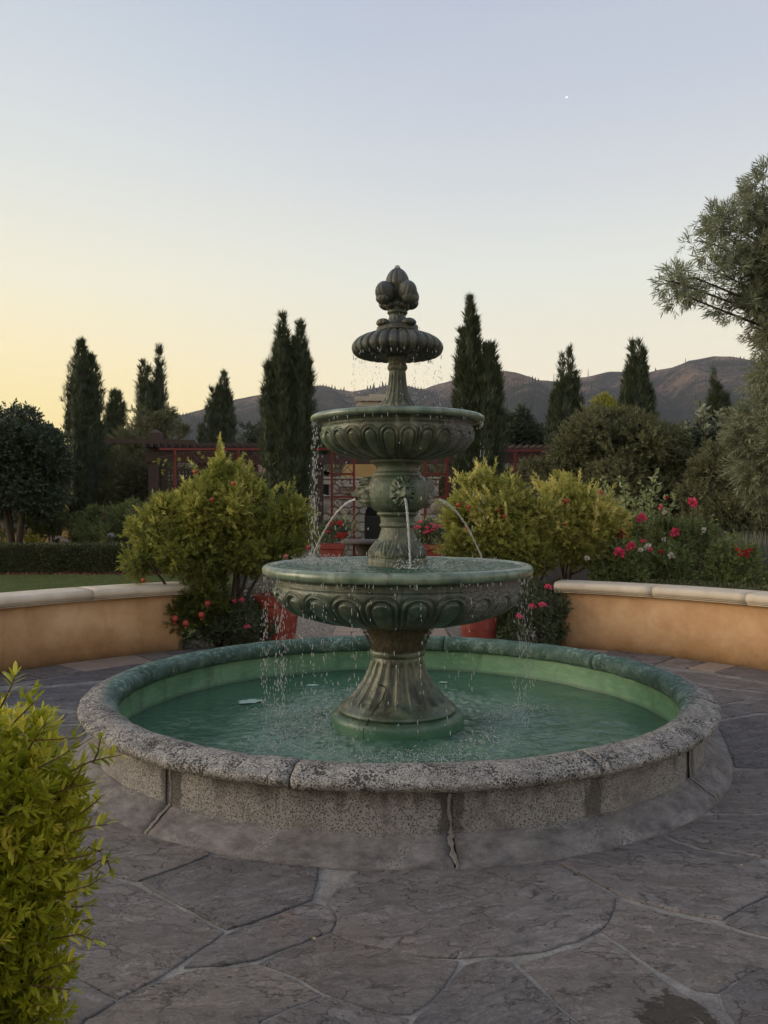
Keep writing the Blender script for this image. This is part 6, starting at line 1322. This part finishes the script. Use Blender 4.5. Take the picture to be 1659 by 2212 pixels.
# flared chimney
ys_ = [(1030, 80, .85), (1018, 76, .84), (1000, 68, .8), (975, 60, .78), (940, 50, .75), (900, 44, .72), (878, 42, .7)]
V = []; 
for y_, hw, dp in ys_:
    h_ = hw * dF / FPX; cx_ = X(815, dF)
    for sx, sy in ((-1, 0), (1, 0), (1, 1), (-1, 1)): V.append((cx_ + sx * h_, yF + .1 + sy * dp, Zz(y_, dF)))
F = [(4 * i + k, 4 * i + (k + 1) % 4, 4 * i + 4 + (k + 1) % 4, 4 * i + 4 + k) for i in range(len(ys_) - 1) for k in range(4)] + [tuple(4 * (len(ys_) - 1) + k for k in range(4))]
MB().add(V, F).make('chimney', M['ochre'], fp)
for a, b_, z0, z1, o_ in ((772, 858, 878, 866, .02), (766, 864, 866, 856, .12), (797, 850, 855, 850, -.05)): MB().box((X(a, dF), yF + .1 - o_, Zz(z0, dF)), (X(b_, dF), yF + .85 + o_, Zz(z1, dF) - .003)).make('chimney_cap', M['cast'], fp, bevel=.01)
# clay pots heap / tiles on the niche
q = MB()
for i in range(60): x = X(random.uniform(690, 712), dF); z = Zz(1034, dF) + random.uniform(.05, .30) * (1 - abs(x - X(700, dF)) / .5); q.tube([(x, yF + .1, z), (x, yF + .4, z)], [.035, .035], 6)
fw = q.make('firewood_stack', tile, origin=(X(700, dF), yF + .2, Zz(1034, dF))); setp(fw, 'pile of split pale firewood on top of the stone wall at its left end', 'firewood')
# stone urns on plinths
def urn_(px, py_top, d, label):
    x, y = X(px, d), d - DIST; zt = Zz(py_top, d); t = thing('stone_urn', (x, y, 0), label, 'urn', 'stone urns beside the fireplace')
    s = .82; z0 = zt - .75 * s
    o = lathe('bowl', [(0, z0), (.10 * s, z0 + .01), (.09 * s, z0 + .10 * s), (.12 * s, z0 + .14 * s), (.30 * s, z0 + .26 * s), (.37 * s, z0 + .42 * s), (.36 * s, z0 + .54 * s), (.30 * s, z0 + .62 * s), (.33 * s, z0 + .68 * s), (.47 * s, z0 + .71 * s), (.48 * s, z0 + .75 * s), (.40 * s, z0 + .75 * s), (.30 * s, z0 + .68 * s)], 56, M['fstone'], t, lambda TH, R, Z, U: .012 * np.abs(np.sin(TH * 9)) * ((Z < z0 + .55 * s) & (Z > z0 + .15 * s)), None, 1, center=(x, y))
    MB().box((x - .26, y - .26, 0), (x + .26, y + .26, z0 - .08)).make('plinth', M['cast'], t, bevel=.01); MB().box((x - .32, y - .32, z0 - .078), (x + .32, y + .32, z0)).make('plinth_cap', M['cast'], t, bevel=.01)
urn_(690, 1070, 22.5, 'pale stone urn on a plinth left of the fireplace'); urn_(953, 1072, 22.5, 'fluted stone urn on a plinth right of the fireplace')
# black iron patio chair and brown timber screen in front of the firebox
ch_ = thing('patio_chair', (X(812, 20.5), 20.5 - DIST, 0), 'black metal patio chair seen behind the urn stem', 'chair'); xc, yc = X(812, 20.5), 20.5 - DIST
for sx in (-.27, .27):
    for sy in (-.25, .25): MB().tube([(xc + sx, yc + sy, 0), (xc + sx, yc + sy, .45 if sy < 0 else 1.35)], .02, 6).make('leg', M['black'], ch_)
    MB().tube([(xc + sx, yc - .25, .45), (xc + sx, yc - .27, .66), (xc + sx, yc + .25, .68)], .018, 6).make('armrest', M['black'], ch_)
MB().box((xc - .28, yc - .27, .42), (xc + .28, yc + .25, .47)).make('seat', M['black'], ch_, bevel=.01); MB().box((xc - .27, yc + .235, .6), (xc + .27, yc + .262, 1.32)).make('backrest', M['black'], ch_, bevel=.01)
tb2 = thing('stone_table', (X(782, 19), 19 - DIST, 0), 'low round-edged dark stone table behind the lower bowl', 'table'); x_, y_ = X(790, 19), 19 - DIST
lathe('table_top', [(0, .70), (.48, .70), (.50, .72), (.50, .76), (.48, .79), (0, .80)], 40, mat_simple('grey_brown_stone', (.12, .10, .095), .7), tb2, ch=0, center=(x_, y_)); lathe('table_base', [(.24, 0), (.22, .1), (.18, .5), (.26, .698)], 32, M['bark'], tb2, ch=0, center=(x_, y_))
# far pale roofline and a power pole
pp = thing('power_pole', tb_(110, 90), 'thin power pole with crossarms beyond the left trees', 'power pole'); c = tb_(110, 90)
MB().tube([c, (c[0], c[1], Zz(915, 90))], [.16, .11], 8).make('pole', M['bark'], pp)
for y_ in (921, 928): bar('crossarm', (X(102, 90), c[1] - .2, Zz(y_, 90)), (X(118, 90), c[1] - .2, Zz(y_ + 1, 90)), .12, .14, M['bark'], pp)
bk = thing('garden_wall', (X(230, 30), 30 - DIST, 0), 'distant low brown wall seen under the round trees', 'wall'); MB().box((X(-400, 30), 30 - DIST, 0), (X(330, 30), 30.3 - DIST, Zz(1068, 30))).make('wall_panel', M['ochre'], bk)
hb = bigplant('far_shrub_row', 'dark shrub row closing the view behind the fireplace', 'shrub', tb_(850, 32), [B(640 + 75 * i, 1070 + 10 * (i % 3), 32, 60, 95 if i > 3 else 60) for i in range(14)], 6500, SPR, .45, M['shr'], .1, 4, None, sub=10, inner=.4)
hb2 = bigplant('far_shrub_row', 'dark shrub row closing the view behind the left garden', 'shrub', tb_(200, 34), [B(-160 + 75 * i, 1060 + 10 * (i % 3), 34, 60, 60) for i in range(11)], 5000, SPR, .45, M['shr'], .1, 4, None, sub=10, inner=.4)

# ================================================================== NEAR SHRUB (bottom left)
def pleaf(seg=4, w_=.27, curl=.16, fold=.05):
    V, F = [], []
    for i in range(seg + 1):
        t = i / seg; hw = w_ / 2 * math.sin(PI * min(1, t * .93 + .05)) ** .8 * (1 if i < seg else .1); y = -curl * t * t + .0
        V += [(-hw, y + fold * hw * 8 * .5, t), (0, y, t), (hw, y + fold * hw * 8 * .5, t)]
    for i in range(seg): F += [(3 * i, 3 * i + 1, 3 * i + 4, 3 * i + 3), (3 * i + 1, 3 * i + 2, 3 * i + 5, 3 * i + 4)]
    return np.array(V), np.array(F)
PL = pleaf()
def near_sprig(n=13, seed=0):
    r = np.random.default_rng(seed); V, F = [], []; k = len(PL[0])
    for i in range(n):
        t = i / (n - 1); a = (i % 2) * PI + (i // 2) * 1.4 + .5 * r.random(); ang = (1.15 - .85 * t) * (.8 + .4 * r.random())
        d = np.array([(math.cos(a) * math.sin(ang), math.sin(a) * math.sin(ang), math.cos(ang))]); v, f, _ = scatter(PL, np.array([(0, 0, t * .8)]), d, np.array([.62 * (.7 + .5 * r.random()) * (1 - .35 * t)]), np.array([a + PI / 2 + .5 * r.normal()]))
        V.append(v); F.append(f + k * i)
    return np.vstack(V), np.vstack(F)
NS = [near_sprig(11 + i % 4, i) for i in range(6)]
ns = thing('pomegranate_shrub', at(20, HOR, 2.25) * (1, 1, 0), 'close yellow-green pomegranate branches at the lower left corner', 'shrub', 'pomegranate shrubs')
dn = 2.15
bl = [B(-15, 1615, dn, 80, 88), B(30, 1770, dn, 110, 110), B(60, 1700, dn - .05, 80, 70), B(20, 1900, dn, 110, 90), B(100, 1790, dn, 75, 60), B(50, 2010, dn, 85, 90), B(-20, 2150, dn, 100, 100), B(30, 2110, dn - .05, 80, 70), B(90, 1960, dn, 60, 60), B(10, 2260, dn, 110, 110), B(70, 2150, dn, 50, 50), B(125, 1690, dn - .04, 44, 50), B(150, 1800, dn - .06, 46, 44), B(125, 1960, dn - .04, 46, 44), B(95, 2080, dn - .04, 44, 44), B(60, 1610, dn, 50, 44), B(120, 1880, dn, 50, 40), B(30, 1545, dn + .02, 28, 40), B(-60, 1850, dn, 120, 300), B(10, 1680, dn, 80, 60)]
pos, D, T = clumpy(bl, 2900, sub=12, subr=.42, up=.5, shell=.5)
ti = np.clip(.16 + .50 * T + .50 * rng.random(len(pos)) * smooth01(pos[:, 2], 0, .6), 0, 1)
V, F, TT = many(NS, pos, D, rng.uniform(.046, .072, len(pos)), ti)
# brighter leaf tips: new growth
o = npm('foliage', V, F, M['pomf'], ns, smooth=True, tint=TT); setp(o, kind='stuff')
mb = MB(); base_n = np.array(ns.location)
for i in range(0, len(pos), 6):
    p = pos[i]; q = np.array((p[0] * .35 + base_n[0] * .65, p[1] * .4 + base_n[1] * .6, p[2] * .78 - .08)); mb.tube([q, (p + q) / 2 + (0, 0, .02), p], [.0042, .003, .0014], 5)
for i in range(7):
    a = i * .9 + .3; mb.tube([base_n + (.05 * math.cos(a), .05 * math.sin(a), 0), base_n + (.06 * math.cos(a) - .03, .06 * math.sin(a), .4), base_n + (.08 * math.cos(a) - .06, .08 * math.sin(a), .75)], [.013, .010, .005], 7)
mb.make('branches', M['twig'], ns, smooth=True)
# individual twigs and leaves reaching out to the right
leaf_me = {}
def one_leaf(p, d, s, v):
    if v not in leaf_me:
        me = bpy.data.meshes.new('leaf'); me.from_pydata([tuple(q) for q in PL[0]], [], [tuple(int(j) for j in f) for f in PL[1]]); me.polygons.foreach_set('use_smooth', [True] * len(me.polygons))
        a = me.attributes.new('tint', 'FLOAT', 'POINT'); a.data.foreach_set('value', np.clip(np.full(len(PL[0]), .2 + .13 * v) + .1 * PL[0][:, 2], 0, 1).astype(np.float32)); me.materials.append(M['pomf']); leaf_me[v] = me
    o = bpy.data.objects.new('leaf', leaf_me[v]); COL.objects.link(o); o.parent = ns; o.location = Vector(p) - ns.location
    qt = Vector(d).to_track_quat('Z', 'Y'); o.rotation_mode = 'QUATERNION'; o.rotation_quaternion = qt @ Vector((0, 0, 1)).rotation_difference(Vector((0, 0, 1))); o.scale = (s, s, s)
    return o
twigs = [[(150, 1668), (195, 1645), (235, 1636), (262, 1632)], [(200, 1650), (212, 1620), (216, 1598)], [(60, 1600), (110, 1598), (150, 1596), (168, 1594)], [(30, 1560), (60, 1530), (80, 1510)], [(0, 1530), (25, 1480), (32, 1458)], [(150, 1800), (200, 1785), (232, 1782)], [(180, 1880), (215, 1860), (235, 1862)],
         [(170, 1760), (205, 1735), (218, 1722)], [(120, 1960), (175, 1960), (200, 1958)], [(110, 2030), (170, 2020), (205, 2035)], [(90, 2100), (130, 2085), (160, 2078)], [(60, 2130), (110, 2135), (150, 2140)], [(190, 1830), (225, 1845), (238, 1880)], [(60, 1620), (85, 1580), (98, 1560)], [(150, 1700), (170, 1670), (180, 1650)], [(40, 2190), (70, 2175), (100, 2170)],
         [(130, 1860), (180, 1850), (222, 1835)], [(140, 1930), (190, 1915), (214, 1900)], [(80, 1660), (120, 1640), (150, 1622)], [(100, 1720), (160, 1700), (205, 1690)]]
nl = 0
for ti_, tw in enumerate(twigs):
    P_ = [at(px, py, dn - .10 + .02 * math.sin(ti_ + i)) for i, (px, py) in enumerate(tw)]
    mb = MB(); mb.tube(P_, [.0022, .0018, .0014, .0009][:len(P_)] if len(P_) > 2 else .0015, 5); mb.make('twig', M['twig'], ns, smooth=True)
    for i in range(len(P_) - 1):
        a, b_ = P_[i], P_[i + 1]; t = (b_ - a) / np.linalg.norm(b_ - a); m_ = 7 if i == len(P_) - 2 else 6
        for j in range(m_):
            if nl >= 290: break
            u_ = (j + .5) / m_; p = a + (b_ - a) * u_; rv = rng.normal(size=3); rv -= t * (rv @ t); rv /= np.linalg.norm(rv); last = (i == len(P_) - 2)
            d = t * (.5 + (.7 if last and j > 4 else 0)) + rv * (.9 - (.5 if last and j > 4 else 0)) + np.array((0, 0, .45)); one_leaf(p, d, random.uniform(.028, .044), random.randrange(7)); nl += 1

# ================================================================== HAZE
hzm = bpy.data.materials.new('evening_haze'); hzm.use_nodes = True; hn = NT(hzm.node_tree); hn.n.clear(); ho = hn.node('ShaderNodeOutputMaterial'); hv = hn.node('ShaderNodeVolumePrincipled')
hv.inputs['Color'].default_value = (0.86, 0.90, 1.0, 1); hv.inputs['Density'].default_value = 0.00014; hv.inputs['Anisotropy'].default_value = 0.2; hn.l.new(hv.outputs[0], ho.inputs['Volume'])
o = MB().box((-2600, -60, -1.06), (2600, 1650, float(H.max()) + 25)).make('haze', hzm); setp(o, kind='stuff')
